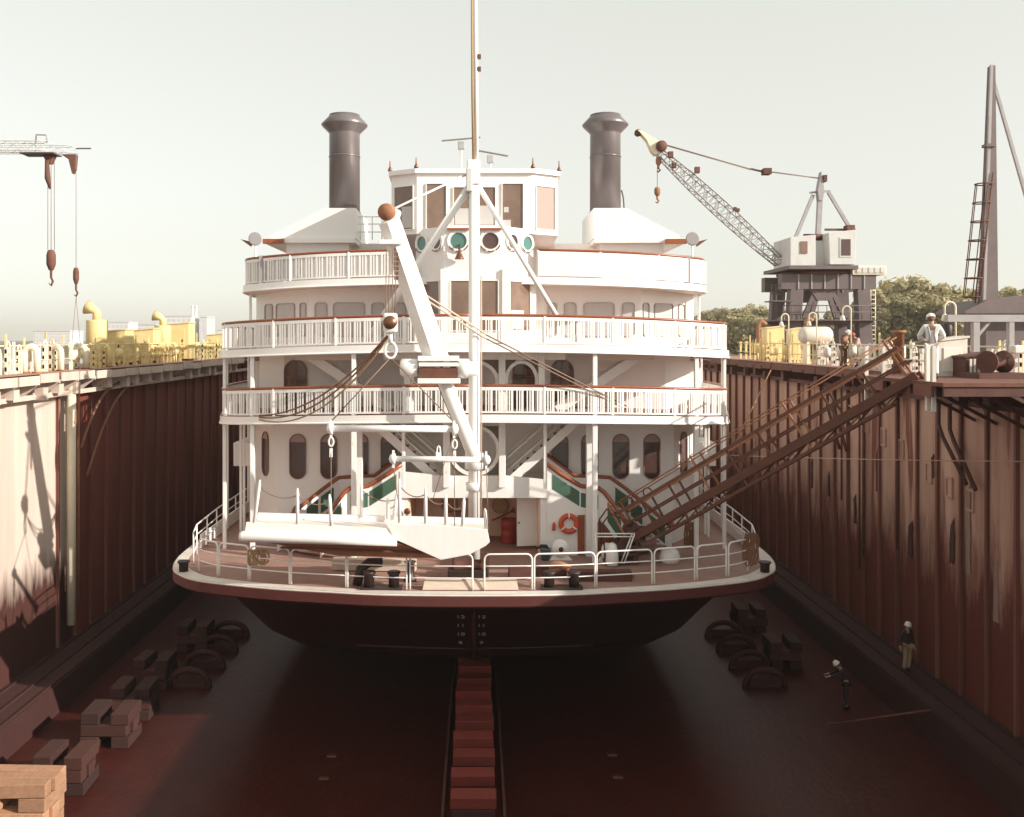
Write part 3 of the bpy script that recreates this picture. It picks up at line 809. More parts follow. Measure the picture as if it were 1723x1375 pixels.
# blinds, papers and curtains seen in the wheelhouse and bay windows
for pl, a0, a1, z0, z1, nm_ in ((PC, 1.42, 1.95, 17.44, 18.05, 'blind'), (PC, 2.32, 2.90, 17.44, 18.15, 'blind'), (PLf, 0.50, 0.98, 17.35, 18.15, 'blind'), (PC, 3.2, 3.5, 17.34, 17.62, 'paper'), (PC, 3.24, 3.42, 17.9, 18.1, 'paper'),
                               (BR, 0.30, 1.02, 13.55, 14.25, 'paper'), (BC, 0.75, 1.0, 13.55, 13.72, 'paper')):
    MB().prism([pl.at(a0, z0, 0.0135), pl.at(a1, z0, 0.0135), pl.at(a1, z1, 0.0135), pl.at(a0, z1, 0.0135)], pl.n * 0.006).build(nm_, M['pale'], boat)
for x, d in ((-3.2, 36.0), (-2.17, 35.35), (2.17, 35.35), (3.2, 36.0)):
    MB().lathe([(0.07, 0), (0.09, 0.07), (0.05, 0.14), (0.03, 0.18), (0.02, 0.38), (0.005, 0.42)], S(x, d, 19.52), Z, 10).build('finial', M['bronze'], boat)
for (px, py, d, ang, bl) in ((776, 241, 38.0, 0.25, 1.6), (825, 264, 38.5, -0.2, 1.5)):
    p = P(px, py, d)
    r = MB().tube([(p.x, p.y, 19.5), p - Z * 0.1], 0.05, 8).build('radar_mast', M['white2'], boat)
    MB().box(p - Z * 0.10, (0.26, 0.26, 0.30)).build('radar_motor', M['grey'], r, bev=0.02)
    a = Vector((math.cos(ang), 0.3, math.sin(ang) * 0.6)).normalized()
    MB().bar(p + Z * 0.16 - a * bl / 2, p + Z * 0.16 + a * bl / 2, 0.10, 0.05).build('scanner_bar', M['dgrey'], r)

# funnels and their casings
for sg in (-1, 1):
    c = MB()
    c.prism([S(sg * x, 39.3, z) for x, z in ((4.92, 17.35), (8.45, 17.35), (8.45, 17.48), (6.25, 18.60), (4.92, 18.60))], (0, 4.4, 0))
    cas = c.build('funnel_casing', M['white'], boat)
    MB().bb(S(sg * 4.95, 39.2, 17.16), S(sg * 8.75, 46, 17.349)).build('casing_roof', M['white'], boat)
    MB().bb(S(sg * 5.25, 39.6, 15.3), S(sg * 7.85, 46, 17.16)).build('deckhouse', M['white'], boat)
    MB().bb(S(sg * 2.4, 41.0, 15.3), S(sg * 5.25, 45, 17.30)).build('deckhouse', M['grey'] if False else M['white'], boat)
    f = MB().lathe([(0.66, 0), (0.655, 3.45), (0.67, 3.5), (0.97, 3.80), (1.0, 3.86), (0.70, 4.18), (0.66, 4.20), (0.66, 4.28), (0.60, 4.28), (0.56, 3.9)], S(sg * 5.62, 41.0, 18.55), Z, 40)
    fo = f.build('funnel', M['funnel'], boat)
    MB().lathe([(0.675, 0), (0.675, 0.06)], S(sg * 5.62, 41.0, 21.0), Z, 40).build('funnel_band', M['funnel'], fo)
    MB().lathe([(0.70, 0), (0.70, 0.10), (0.66, 0.12)], S(sg * 5.62, 41.0, 18.55), Z, 40).build('base_ring', M['funnel'], fo)
    if sg > 0:
        MB().tube([S(6.45, 41, 18.6), S(6.4, 41, 19.3), S(6.32, 41, 19.6)], 0.035, 6).build('steam_pipe', M['dgrey'], fo)
# small rails beside the left funnel casing
m = MB()
for x in (-4.75, -4.25, -3.85):
    m.tube([S(x, 39.4, 17.3), S(x, 39.4, 18.25)], 0.022, 6)
for z in (17.62, 17.95, 18.25): m.tube([S(-4.85, 39.4, z), S(-3.85, 39.4, z)], 0.022, 6)
m.build('casing_railing', M['white2'], boat)
# corner stanchions of the sun deck
for sg in (-1, 1):
    MB().box(S(sg * 8.2, 36.7, 15.85), (0.2, 0.2, 1.1)).build('corner_post', M['grey'], boat)
    MB().bb(S(sg * 7.85, 39.0, 17.1), S(sg * 8.7, 39.2, 17.3)).build('gutter', M['wood'], boat)

# posts that carry the decks
def post(x, d, z0, z1, w, name='deck_post', m=M['white2']):
    return MB().box(S(x, d, (z0 + z1) / 2), (w, w, z1 - z0)).build(name, m, boat, bev=0.02)
for sg in (-1, 1):
    for (x, d, w) in ((9.02, 34.35, 0.13), (7.78, 33.35, 0.16), (4.08, 32.2, 0.17)):
        post(sg * x, d, ZM, z2f(x) - 0.26, w); post(sg * x, d, z2f(x), z3f(x) - 0.26, w * 0.9)
    post(sg * 4.02, 33.2, ZM, z2f(4) - 0.26, 0.24)
    post(sg * 2.45, 32.9, 8.0, z2f(2.5) - 0.26, 0.12)
    for k in range(8):
        d = 38.0 + 3.6 * k
        post(sg * 9.9, d, ZM, z2f(10) - 0.26, 0.12); post(sg * 9.9, d, z2f(10), z3f(10) - 0.26, 0.1); post(sg * 9.2, d + 1.0, z3f(9.6), z4f(9) - 0.26, 0.1)
    post(sg * 8.95, 36.4, ZM, z2f(9) - 0.26, 0.09); post(sg * 8.95, 36.9, ZM, z2f(9) - 0.26, 0.09)
    for x in (0.97,):
        post(sg * x, 33.25, 8.0, z2f(1) - 0.26, 0.24, 'arch_column'); post(sg * x, 33.45, z2f(1), z3f(1) - 0.26, 0.24, 'arch_column')
    post(sg * 2.36, 33.45, z2f(2), z3f(2) - 0.26, 0.22, 'arch_column')
    MB().bb(S(sg * 9.0, 38.4, 8.05), S(sg * 9.75, 40.6, 9.0)).build('side_locker', M['white'], boat, bev=0.03)
    MB().bb(S(sg * 8.7, 38.6, 11.0), S(sg * 9.2, 42, 12.3)).build('side_locker', M['white'], boat, bev=0.03)
# ring arch on the landing and arches on the cabin deck
def ring_arch(xc, zc, rx, rz, d, full, x0, x1, z0, z1):
    n = 28 if full else 16
    th = 0.12
    A = [2 * math.pi * i / n for i in range(n)] if full else [math.pi * i / n for i in range(n + 1)]
    m = MB()
    if full:
        m.ring([S(xc + (rx) * math.cos(a), d, zc + rz * math.sin(a)) for a in A], [S(xc + (rx - th) * math.cos(a), d, zc + (rz - th) * math.sin(a)) for a in A], (0, 0.10, 0))
    else:
        o = [S(xc + rx * math.cos(a), d, zc + rz * math.sin(a)) for a in A]; i_ = [S(xc + (rx - th) * math.cos(a), d, zc + (rz - th) * math.sin(a)) for a in A]
        o = [S(xc + rx, d, z0)] + o + [S(xc - rx, d, z0)]; i_ = [S(xc + rx - th, d, z0)] + i_ + [S(xc - rx + th, d, z0)]
        m.prism(o + list(reversed(i_)), (0, 0.10, 0))
    ar = m.build('ring_arch' if full else 'arch', M['white2'], boat)
    quad = [(1, 1), (-1, 1)] + ([(1, -1), (-1, -1)] if full else [])
    for (sx_, sz_) in quad:
        cx_, cz_ = (x1 if sx_ > 0 else x0), (z1 if sz_ > 0 else z0)
        poly = [S(cx_, d + 0.03, cz_)]
        for i in range(7):
            a = math.radians(18 + 54 * i / 6)
            poly.append(S(xc + sx_ * (rx - 0.03) * math.cos(a), d + 0.03, zc + sz_ * (rz - 0.03) * math.sin(a)))
        poly[1] = S(cx_, d + 0.03, zc + sz_ * rz * math.sin(math.radians(18)))
        poly[-1] = S(xc + sx_ * rx * math.cos(math.radians(72)), d + 0.03, cz_)
        MB().prism(poly, (0, 0.04, 0)).build('spandrel', M['spand'], ar)
ring_arch(0, 9.28, 0.90, 0.90, 33.3, True, -0.85, 0.85, 8.43, 10.13)
for xc, hw in ((0, 0.86), (-1.66, 0.60), (1.66, 0.60)):
    ring_arch(xc, 11.72, hw, 0.72, 33.5, False, xc - hw, xc + hw, 10.62, 12.46)
MB().bb(S(-3.2, 33.42, 12.46), S(3.2, 33.56, 12.76)).build('arch_beam', M['white2'], boat)

# landing block with the open room in the middle
lb = MB()
lb.bb(S(-2.95, 33.4, 7.72), S(2.95, 36.9, 8.0)); lb.build('landing', M['white'], boat)
for sg in (-1, 1): MB().bb(S(sg * 2.32, 33.42, ZM), S(sg * 2.9, 36.88, 7.72)).build('room_wall', M['white'], boat)
MB().prism([S(-2.6, 33.32, 7.62), S(2.6, 33.32, 7.62), S(2.6, 33.32, 8.25), S(1.1, 33.32, 8.40), S(-1.1, 33.32, 8.40), S(-2.6, 33.32, 8.55)], (0, 0.08, 0)).build('landing_parapet', M['white'], boat)
MB().bb(S(-2.3, 36.6, ZM), S(2.3, 36.7, 7.71)).build('room_back_wall', M['tan'], boat)
for sg in (-1, 1): MB().bb(S(sg * 2.26, 33.5, ZM), S(sg * 2.32, 36.6, 7.71)).build('room_lining', M['tan'], boat)
dr = MB().box((0, 0, 0), (0.70, 0.05, 1.92), None)
dr = MB(); c = P(886.5, 884, 34.3)
dr.box((c.x, c.y, ZM + 0.12 + 0.94), (0.74, 0.05, 1.86), Matrix.Rotation(0.18, 3, 'Z')); do = dr.build('room_door', M['white'], boat)
MB().sphere((c.x - 0.29, c.y - 0.10, ZM + 0.98), 0.035, 6).build('door_knob', M['bronze'], do)
# stairs between the decks
def flight(a0, a1, b0, b1, n, name, mtread=M['deck'], riser=True, mst=M['white'], sh=0.30):
    """two stringers a0->a1 and b0->b1 (bottom->top) with n treads between"""
    st = MB().bar(a0, a1, 0.06, sh).build(name, mst, boat)
    MB().bar(b0, b1, 0.06, sh).build('stringer', mst, st)
    for i in range(n):
        t = (i + 0.5) / n
        p = Vector(a0).lerp(Vector(a1), t); q = Vector(b0).lerp(Vector(b1), t)
        MB().bar(p, q, 0.26, 0.04).build('tread', mtread, st)
    return st
for sg in (-1, 1):
    lo0, hi0 = S(sg * 1.15, 33.7, 8.05), S(sg * 3.65, 33.7, 10.3)
    lo1, hi1 = S(sg * 1.15, 34.9, 8.05), S(sg * 3.65, 34.9, 10.3)
    st = flight(lo0, hi0, lo1, hi1, 10, 'upper_stair')
    for d in (33.72, 34.88):
        MB().tube([S(sg * 1.15, d, 8.95), S(sg * 2.95, d, 10.55)], 0.03, 6).build('stair_rail', M['white2'], st)
        MB().tube([S(sg * 1.15, d, 8.5), S(sg * 3.3, d, 10.4)], 0.025, 6).build('stair_rail', M['white2'], st)
    st = flight(S(sg * 3.0, 34.6, 10.6), S(sg * 6.2, 34.6, 12.7), S(sg * 3.0, 35.7, 10.6), S(sg * 6.2, 35.7, 12.7), 10, 'texas_stair', sh=0.34)
    MB().bb(S(sg * 4.4, 34.4, 12.42), S(sg * 6.5, 34.6, 12.7)).build('stair_header', M['ceil'], st)
# the grand stair: parapets with handrails and green glass panels, on both sides
for sg in (-1, 1):
    front = [(2.55, 33.35, 8.78), (3.0, 33.35, 8.45), (3.72, 33.35, 8.02), (4.0, 33.35, 7.97), (4.35, 33.28, 7.95), (4.55, 33.2, 7.80), (4.85, 33.05, 7.40), (5.1, 32.92, 7.02), (5.32, 32.82, 6.68)]
    back = [(2.6, 35.1, 8.95), (3.7, 35.1, 8.12), (4.3, 35.1, 8.10), (5.0, 35.05, 8.06), (5.5, 34.85, 7.72), (6.1, 34.5, 7.25), (6.6, 34.2, 6.85), (7.05, 33.95, 6.5)]
    fl = [S(sg * x, d, z) for x, d, z in front]; bk = [S(sg * x, d, z) for x, d, z in back]
    gs = MB().tube([p + Z * 0.02 for p in fl], [0.08] * len(fl), 8).build('grand_stair_handrail', M['wood'], boat)
    MB().tube([p + Z * 0.02 for p in bk], 0.07, 8).build('grand_stair_handrail', M['wood'], boat)
    for pts, foot in ((fl, True), (bk, False)):
        w = MB()
        for i in range(len(pts) - 1):
            a, b = pts[i], pts[i + 1]
            za = ZM if (foot and i < 4) else a.z - 1.08
            zb = ZM if (foot and i + 1 < 4) else b.z - 1.08
            za, zb = max(ZM, za), max(ZM, zb)
            w.prism([a, b, Vector((b.x, b.y, zb)), Vector((a.x, a.y, za))], (0, 0.07, 0))
        w.build('stair_parapet', M['white'], boat)
        MB().sphere(pts[-1] + Vector((0, -0.02, 0.06)), 0.11, 8).build('newel_ball', M['wood'], boat)
    def panel(pts, f0, f1, a0, a1, lo, hi):
        """glass panel on a parapet between segment i+f0 and j+f1"""
        p = pts[f0].lerp(pts[f0 + 1], a0); q = pts[f1].lerp(pts[f1 + 1], a1)
        off = Vector((0, -0.012, 0))
        MB().prism([p - Z * hi + off, q - Z * hi + off, q - Z * lo + off, p - Z * lo + off], (0, 0.02, 0)).build('glass_panel', M['green'] if (lo + hi) < 1.3 else M['green'], boat)
    panel(fl, 0, 1, 0.4, 0.95, 0.72, 0.20)
    panel(fl, 2, 2, 0.05, 0.9, 0.72, 0.22); panel(fl, 3, 3, 0.3, 0.95, 0.72, 0.22)
    panel(fl, 5, 6, 0.3, 0.9, 0.85, 0.16)
    panel(bk, 3, 4, 0.35, 0.2, 0.82, 0.2); panel(bk, 4, 4, 0.35, 0.98, 0.82, 0.2); panel(bk, 5, 6, 0.55, 0.5, 0.82, 0.2)
    # treads of the flared lower flight
    n = 8
    for i in range(n):
        t = (i + 0.5) / n
        p = S(sg * 4.45, 33.4, 0).lerp(S(sg * 5.3, 32.9, 0), t); q = S(sg * 4.95, 34.95, 0).lerp(S(sg * 6.9, 34.0, 0), t)
        z = 7.0 - (7.0 - ZM - 0.1) * t
        MB().bar(p + Z * z, q + Z * z, 0.3, 0.05).build('tread', M['deck'], boat)
    MB().bb(S(sg * 2.9, 33.5, 7.0), S(sg * 4.45, 35.1, 7.06)).build('half_landing', M['deck'], boat)
# dark doorway under the right-hand stair and arched opening
MB().bb(S(3.62, 33.30, ZM + 0.02), S(3.86, 33.345, 7.02)).build('stair_door', M['wood'], boat)
ar = [S(4.05, 33.31, ZM + 0.02)] + [S(4.05 + 0.95 * math.sin(math.radians(a)), 33.31, ZM + 0.02 + 1.25 * math.cos(math.radians(a))) for a in range(0, 91, 10)]
MB().prism(ar, (0, 0.035, 0)).build('stair_cupboard', M['wood'], boat)
# round ports low on the main cabin front
for x in (-6.45, -4.9):
    n = 18; c = lambda q: [F1.at(7.4 + x + q * math.cos(2 * math.pi * i / n), 6.75 + q * math.sin(2 * math.pi * i / n), -0.01) for i in range(n)]
    fr = MB().ring(c(0.33), c(0.28), F1.n * 0.05).build('round_port', M['trim'], boat)
    MB().prism(c(0.281), F1.n * 0.02).build('pane', M['blind'], fr)

# mast, braces and boom
DM = 30.7
mast = MB().tube([S(0.0, DM, ZM), S(0.0, DM, 18.5)], [0.19, 0.17], 20).build('mast', M['white2'], boat)
MB().tube([S(0.0, DM, 18.4), S(-0.05, DM, 21.2), S(-0.08, DM, 26.0)], [0.06, 0.05, 0.035], 10).build('pole', M['rope'], mast)
MB().tube([S(0.085, DM, 18.4), S(0.035, DM, 26.0)], 0.065, 8).build('halyard_rail', M['white2'], mast)
MB().box(S(-0.02, DM, 18.55), (0.42, 0.42, 0.8)).build('mast_cap', M['white2'], mast, bev=0.04)
MB().box(S(-0.16, DM - 0.1, 18.3), (0.2, 0.3, 0.75)).build('sheave_box', M['lgrey'], mast, bev=0.03)
for z in (20.9, 21.3): MB().box(S(0.16, DM, z + 1.0), (0.12, 0.12, 0.14)).build('mast_lamp', M['bronze'], mast)
MB().tube([S(0, DM, 9.0), S(0, DM, 9.5), S(0, DM, 9.55)], [0.30, 0.30, 0.2], 16).build('mast_collar', M['white2'], mast)
MB().tube([S(0, DM, 8.3), S(0, DM, 8.55)], [0.25, 0.27], 16).build('mast_collar', M['white2'], mast)
MB().box(S(0.0, DM, ZM + 0.18), (0.8, 0.8, 0.34)).build('mast_foot', M['black'], mast, bev=0.03)
for sg, x1, d1, z1, r in ((-1, 3.65, 32.35, 13.1, 0.125), (1, 2.95, 32.2, 13.7, 0.085)):
    MB().tube([S(sg * 0.1, DM + 0.05, 18.2), S(sg * x1, d1, z1)], r, 12).build('mast_brace', M['white2'], mast)
for sg in (-1, 1): MB().box(S(sg * 3.4, 32.3, 13.2), (0.3, 0.2, 0.25)).build('brace_shoe', M['white2'], mast)
foot, knee, head = P(799, 770, 30.45), P(744, 632, 29.7), P(655, 372, 28.7)
boom = MB().tube([foot, foot.lerp(knee, 0.06), knee], [0.14, 0.23, 0.23], 16).build('boom', M['white2'], boat)
MB().tube([foot.lerp(knee, 0.1) + Vector((-0.2, 0, -0.05)), knee + Vector((-0.2, 0, -0.05))], 0.045, 8).build('hydraulic_pipe', M['rust'], boom)
k2 = knee.lerp(head, 0.10)
bx = MB(); dv = (head - k2)
side = dv.cross(Vector((0, -1, 0))).normalized()
# tapering box girder seen edge-on
def girder(p, q, w0, w1):
    a = (q - p).normalized(); s_ = a.cross(Vector((0, 1, 0))).normalized(); u = s_.cross(a)
    vs = []
    for e, w in ((p, w0), (q, w1)):
        for i, j in ((-1, 0), (0.15, -1), (1, 0), (-0.15, 1)): vs.append(e + s_ * i * w + u * j * w)
    return vs
bx.add(girder(k2, head, 0.40, 0.34), [(0, 1, 2, 3), (7, 6, 5, 4), (0, 4, 5, 1), (1, 5, 6, 2), (2, 6, 7, 3), (3, 7, 4, 0)])
bx.build('boom_girder', M['white2'], boom, bev=0.03)
MB().lathe([(0.0, -0.18), (0.24, -0.18), (0.26, -0.1), (0.26, 0.1), (0.24, 0.18), (0.0, 0.18)], head + Vector((-0.05, -0.1, 0.25)), Vector((0.3, 1, 0)), 20).build('head_sheave', M['rustl'], boom)
MB().box(head + Vector((0.08, 0.05, 0.1)), (0.42, 0.4, 0.55), Matrix.Rotation(0.3, 3, 'Y')).build('boom_head', M['white2'], boom, bev=0.05)
MB().box(P(657, 408, 28.5), (0.7, 0.3, 0.14)).build('head_platform', M['white2'], boom, bev=0.02)
hb = P(738, 612, 29.3)
MB().box(hb + Vector((0, 0, 0.16)), (1.25, 0.7, 0.16)).build('winch_frame', M['white2'], boom, bev=0.02)
MB().box(hb + Vector((0, -0.02, -0.28)), (1.15, 0.6, 0.30)).build('winch_drum_guard', M['rust'], boom)
MB().box(hb + Vector((0.02, -0.05, -0.52)), (1.3, 0.75, 0.16)).build('winch_tray', M['white2'], boom, bev=0.02)
MB().box(hb + Vector((0, -0.1, -0.02)), (1.2, 0.5, 0.12)).build('winch_plate', M['white2'], boom, bev=0.02)
MB().lathe([(0.2, 0), (0.27, 0.05), (0.27, 0.5), (0.2, 0.56)], hb + Vector((-0.62, 0, -0.12)), Vector((-1, 0, 0)), 18).build('winch_motor', M['white2'], boom)
MB().lathe([(0.30, 0), (0.30, 0.3), (0.22, 0.36), (0.22, 0.62)], hb + Vector((0.60, 0, -0.14)), Vector((1, 0, -0.05)), 18).build('winch_motor', M['white2'], boom)
for k in range(7):
    MB().box(P(667 - 0, 420 + 8 * k, 28.6), (0.12, 0.1, 0.1)).build('chain_link', M['bronze'], boom)
MB().tube([head + Vector((0.1, 0, 0.35)), S(-0.25, DM, 18.5)], 0.035, 8).build('topping_stay', M['white2'], boom)
a, b = P(705, 497, 29.2), P(818, 570, 30.6)
for o in (0, 0.14): MB().tube([a + Z * o, b + Z * o], 0.03, 6).build('luffing_rope', M['wirep'], boom)
for o in (0, 0.12): MB().tube([b + Z * o, P(1055, 690, 32.5) + Z * o], 0.022, 5).build('luffing_rope', M['wire'], boom)
for x in (0.21, 0.24): MB().tube([S(x, DM - 0.2, 7.5), S(x, DM - 0.2, 15.2)], 0.014, 5).build('halyard', M['wirep'], mast)
MB().tube([P(727, 845, 30.5), P(765, 725, 30.2)], 0.012, 5).build('halyard', M['wire'], mast)

# foredeck pipe railing: separate rounded panels along the edge
def edge_at(px, inset=0.42):
    """point on the rail line that stands in column px"""
    best = None
    full = [(-x, d) for x, d in reversed(T_MAIN)] + T_MAIN[1:]
    k = 0.955
    pts = [S(x * k, d + inset, ZM + 0.03) for x, d in full]
    for a, b in zip(pts, pts[1:]):
        ca, cb = CX + a.x * F / a.y, CX + b.x * F / b.y
        if min(ca, cb) <= px <= max(ca, cb) and abs(cb - ca) > 1e-6:
            t = (px - ca) / (cb - ca); q = a.lerp(b, t)
            if best is None or q.y < best.y: best = q
    return best
def rail_panel(px0, px1, H=1.08):
    a, b = edge_at(px0), edge_at(px1)
    if a is None or b is None: return
    v = b - a; L = v.length; u = v.normalized(); r = 0.16
    top = [a, a + Z * (H - r)]
    for i in range(1, 5):
        t = math.radians(90 * i / 4); top.append(a + u * (r - r * math.cos(t)) + Z * (H - r + r * math.sin(t)))
    for i in range(0, 5):
        t = math.radians(90 * i / 4); top.append(b - u * (r - r * math.sin(t)) + Z * (H - r + r * math.cos(t)))
    top.append(b)
    # bow the panel to the deck edge
    mid = edge_at((px0 + px1) / 2); bow = Vector((0, 0, 0))
    if mid is not None: bow = mid - (a + b) / 2; bow.z = 0
    bend = lambda p: p + bow * (1 - (2 * max(0, min(1, (p - a).dot(u) / L)) - 1) ** 2)
    full = []
    for p, q in zip(top, top[1:]):
        n = max(1, int((q - p).length / 0.35))
        full += [p.lerp(q, i / n) for i in range(n)]
    full.append(top[-1])
    o = MB().tube([bend(p) for p in full], 0.028, 8).build('deck_railing', M['white2'], boat)
    for z in (0.36, 0.72):
        MB().tube([bend(a.lerp(b, i / 8) + Z * z) for i in range(9)], 0.020, 6).build('lower_rail', M['white2'], o)
for a, b in ((335, 366), (369, 418), (421, 487), (490, 582), (585, 684), (690, 795), (815, 895), (899, 1001), (1004, 1097), (1101, 1169), (1173, 1222), (1226, 1258)):
    rail_panel(a, b)
def side_rail(pts, H=1.05):
    P3 = [S(x, d, ZM + 0.02) for x, d in pts]
    o = MB().tube([p + Z * H for p in P3], 0.028, 8).build('deck_railing', M['white2'], boat)
    for z in (0.35, 0.7): MB().tube([p + Z * z for p in P3], 0.02, 6).build('lower_rail', M['white2'], o)
    for a, b in zip(P3, P3[1:]):
        n = max(1, round((b - a).length / 1.3))
        for i in range(n): MB().tube([a.lerp(b, i / n), a.lerp(b, i / n) + Z * H], 0.025, 6).build('stanchion', M['white2'], o)
for sg in (-1, 1):
    side_rail([(sg * 9.45, 32.0), (sg * 9.75, 33.4), (sg * 9.9, 36.5), (sg * 9.95, 41), (sg * 9.95, 52)])
    MB().bb(S(sg * 9.9, 34.5, ZM), S(sg * 9.96, 52, ZM + 0.5)).build('bulwark', M['white'], boat)
# bitts, capstan, fairlead plank
def bitts(px, py, d, w=0.75):
    c = P(px, py, d); c.z = ZM + 0.03
    o = MB().box(c + Z * 0.03, (w + 0.5, 0.42, 0.06)).build('bitts', M['black'], boat)
    for sx_ in (-1, 1):
        MB().lathe([(0.16, 0), (0.155, 0.36), (0.20, 0.39), (0.20, 0.45), (0.14, 0.47)], c + Vector((sx_ * w / 2, 0, 0.06)), Z, 18).build('bollard', M['black'], o)
bitts(642, 990, 28.85); bitts(945, 990, 28.85)
for px, d in ((309, 31.0), (1287, 30.9)):
    c = P(px, 950, d); c.z = ZM + 0.03
    MB().lathe([(0.15, 0), (0.15, 0.25), (0.2, 0.28), (0.2, 0.33)], c, Z, 14).build('bollard', M['black'], boat)
c = S(-0.1, 28.75, ZM + 0.03)
MB().prism([c + Vector((-1.45, -0.1, 0)), c + Vector((-1.38, 0.0, 0.30)), c + Vector((1.38, 0.0, 0.30)), c + Vector((1.45, -0.1, 0))], (0, 0.12, 0)).build('bow_step', M['plank'], boat)
hv = M['black']
c = P(620, 955, 29.3); c.z = ZM
MB().tube([c + Vector((-0.35, 0.0, 0.02)), c + Vector((-0.25, 0, 0.5)), c + Vector((0.0, 0.1, 0.68)), c + Vector((0.4, 0.2, 0.66))], 0.15, 10).build('anchor_chain_pipe', hv, boat)
c = P(690, 960, 29.8); c.z = ZM; MB().lathe([(0.2, 0), (0.2, 0.1), (0.13, 0.2), (0.13, 0.55), (0.2, 0.62)], c, Z, 16).build('chain_stopper', hv, boat)
c = P(788, 960, 30.2); c.z = ZM
wind = MB().box(c + Vector((0, 0, 0.16)), (1.3, 0.6, 0.3)).build('windlass', hv, boat, bev=0.03)
MB().lathe([(0.22, -0.5), (0.25, -0.45), (0.18, -0.35), (0.18, 0.35), (0.25, 0.45), (0.22, 0.5)], c + Vector((0, -0.05, 0.42)), (1, 0, 0), 16).build('windlass_drum', M['darks'], wind)
for x in (0.45, 0.62): MB().box(c + Vector((x, -0.1, 0.5)), (0.07, 0.3, 0.7)).build('windlass_frame', M['darks'], wind)
# draft marks on the bow, placed on the plating
def draft_marks():
    hull = bpy.data.objects['hull']
    bv = BVHTree.FromPolygons([tuple(v.co + org(hull)) for v in hull.data.vertices], [tuple(p.vertices) for p in hull.data.polygons])
    dg = bpy.context.evaluated_depsgraph_get()
    for px in (775, 810):
        for k, tx in enumerate(('12', '11', '10', '9', '8')):
            d_ = (P(px, 1037 + 14.6 * k, 1.0) - Vector((0, 0, ZE))).normalized()
            hit, nrm, idx, dist = bv.ray_cast(Vector((0, 0, ZE)), d_)
            if hit is None: continue
            if nrm.dot(d_) > 0: nrm = -nrm
            cu = bpy.data.curves.new('draft_mark', 'FONT'); cu.body = tx; cu.size = 0.30; cu.extrude = 0.004; cu.align_x = 'CENTER'; cu.align_y = 'CENTER'
            t = bpy.data.objects.new('tmp', cu); COL.objects.link(t)
            dg = bpy.context.evaluated_depsgraph_get(); dg.update()
            me = bpy.data.meshes.new_from_object(t.evaluated_get(dg))
            bpy.data.objects.remove(t)
            up = (Z - nrm * nrm.z).normalized(); rt = up.cross(nrm)
            mt = Matrix((rt, up * 1.7, nrm)).transposed().to_4x4(); mt.translation = hit + nrm * 0.025 - org(boat)
            me.transform(mt); me.materials.clear(); me.materials.append(M['helmet'])
            o = bpy.data.objects.new('draft_mark', me); COL.objects.link(o); o.parent = boat; reg(o, org(boat))
            o['label'] = 'painted draft figure ' + tx
draft_marks()
# ------------------------------------------------------------------ gangplank stage hanging over the foredeck
DS = 28.0
st0 = P(615, 935, DS)
stage = thing('gangplank', (st0.x, DS, st0.z), 'long white gangplank hung level over the foredeck, chain posts along its deck', 'gangplank')
def Q(px, py, dd=0.0): return P(px, py, DS + dd) if dd == 0 else P(px, py, DS) + Vector((0, dd, 0))
MB().tube([Q(403, 903), Q(408, 903), Q(560, 907), Q(668, 910)], [0.12, 0.165, 0.165, 0.165], 16).build('side_tube', M['white2'], stage)
dk = [Q(414, 879), Q(650, 889), Q(668, 900), Q(668, 912), Q(410, 906)]
MB().prism(dk, (0, 0.10, 0)).build('side_plate', M['white2'], stage, bev=0.01)
pl_ = [Q(648, 880), Q(735, 883), Q(820, 891), Q(824, 912), Q(818, 918), Q(790, 933), Q(742, 942), Q(666, 908)]
MB().prism([p + Vector((0, -0.03, 0)) for p in pl_], (0, 0.12, 0)).build('end_plate', M['white2'], stage, bev=0.012)
# deck and far side, tapered underside
a, b, c_, e = Q(414, 890, 0.08), Q(820, 897, 0.12), Q(820, 897, 1.5), Q(414, 890, 1.5)
MB().prism([a, b, c_, e], (0, 0, -0.10)).build('walking_deck', M['deckedge'], stage)
MB().prism([p + Vector((0, 1.5, 0)) for p in (Q(414, 879), Q(820, 889), Q(820, 912), Q(410, 902))], (0, 0.1, 0)).build('side_plate', M['white2'], stage)
bot = MB()
t0 = [Q(412, 906), Q(668, 914), Q(742, 938)]
b0 = [Q(505, 930, 0.45), Q(566, 942, 0.5), Q(735, 946, 0.5)]
bot.add(t0 + b0 + [p + Vector((0, 1.5, 0)) for p in t0] + [p + Vector((0, 0.55, 0)) for p in b0],
        [(0, 3, 4, 1), (1, 4, 5, 2), (3, 9, 10, 4), (4, 10, 11, 5), (9, 6, 7, 10), (10, 7, 8, 11), (0, 6, 9, 3), (2, 5, 11, 8), (0, 1, 7, 6), (1, 2, 8, 7)])
bot.build('underside', M['rustl'], stage)
MB().bar(Q(470, 924, 0.2), Q(745, 934, 0.25), 0.06, 0.06).build('keel_rib', M['rust'], stage)
posts = [((427, 880), 808, 0.05, 10), ((500, 882), 822, 0.05, 0), ((557, 884), 832, 0.05, -3), ((598, 886), 826, 1.5, 0), ((645, 889), 852, 1.4, 0), ((672, 882), 806, 0.05, 0), ((716, 884), 820, 0.05, 0), ((750, 886), 832, 0.05, 0), ((778, 888), 838, 0.05, 3), ((818, 893), 856, 0.05, -2), ((655, 890), 842, 1.5, 6)]
for (x, y), yt, dd, lean in posts:
    p = Q(x, y, dd); q = Q(x + lean, yt, dd)
    s_ = MB().tube([p, p.lerp(q, 0.86), q], [0.055, 0.05, 0.02], 8).build('chain_post', M['white2'], stage)
def chain(p, q, drop, r=0.018):
    return MB().tube(sag(p, q, drop, 12), r, 5)
tops = [Q(x + l, y + 12, dd) for (x, _), y, dd, l in posts]
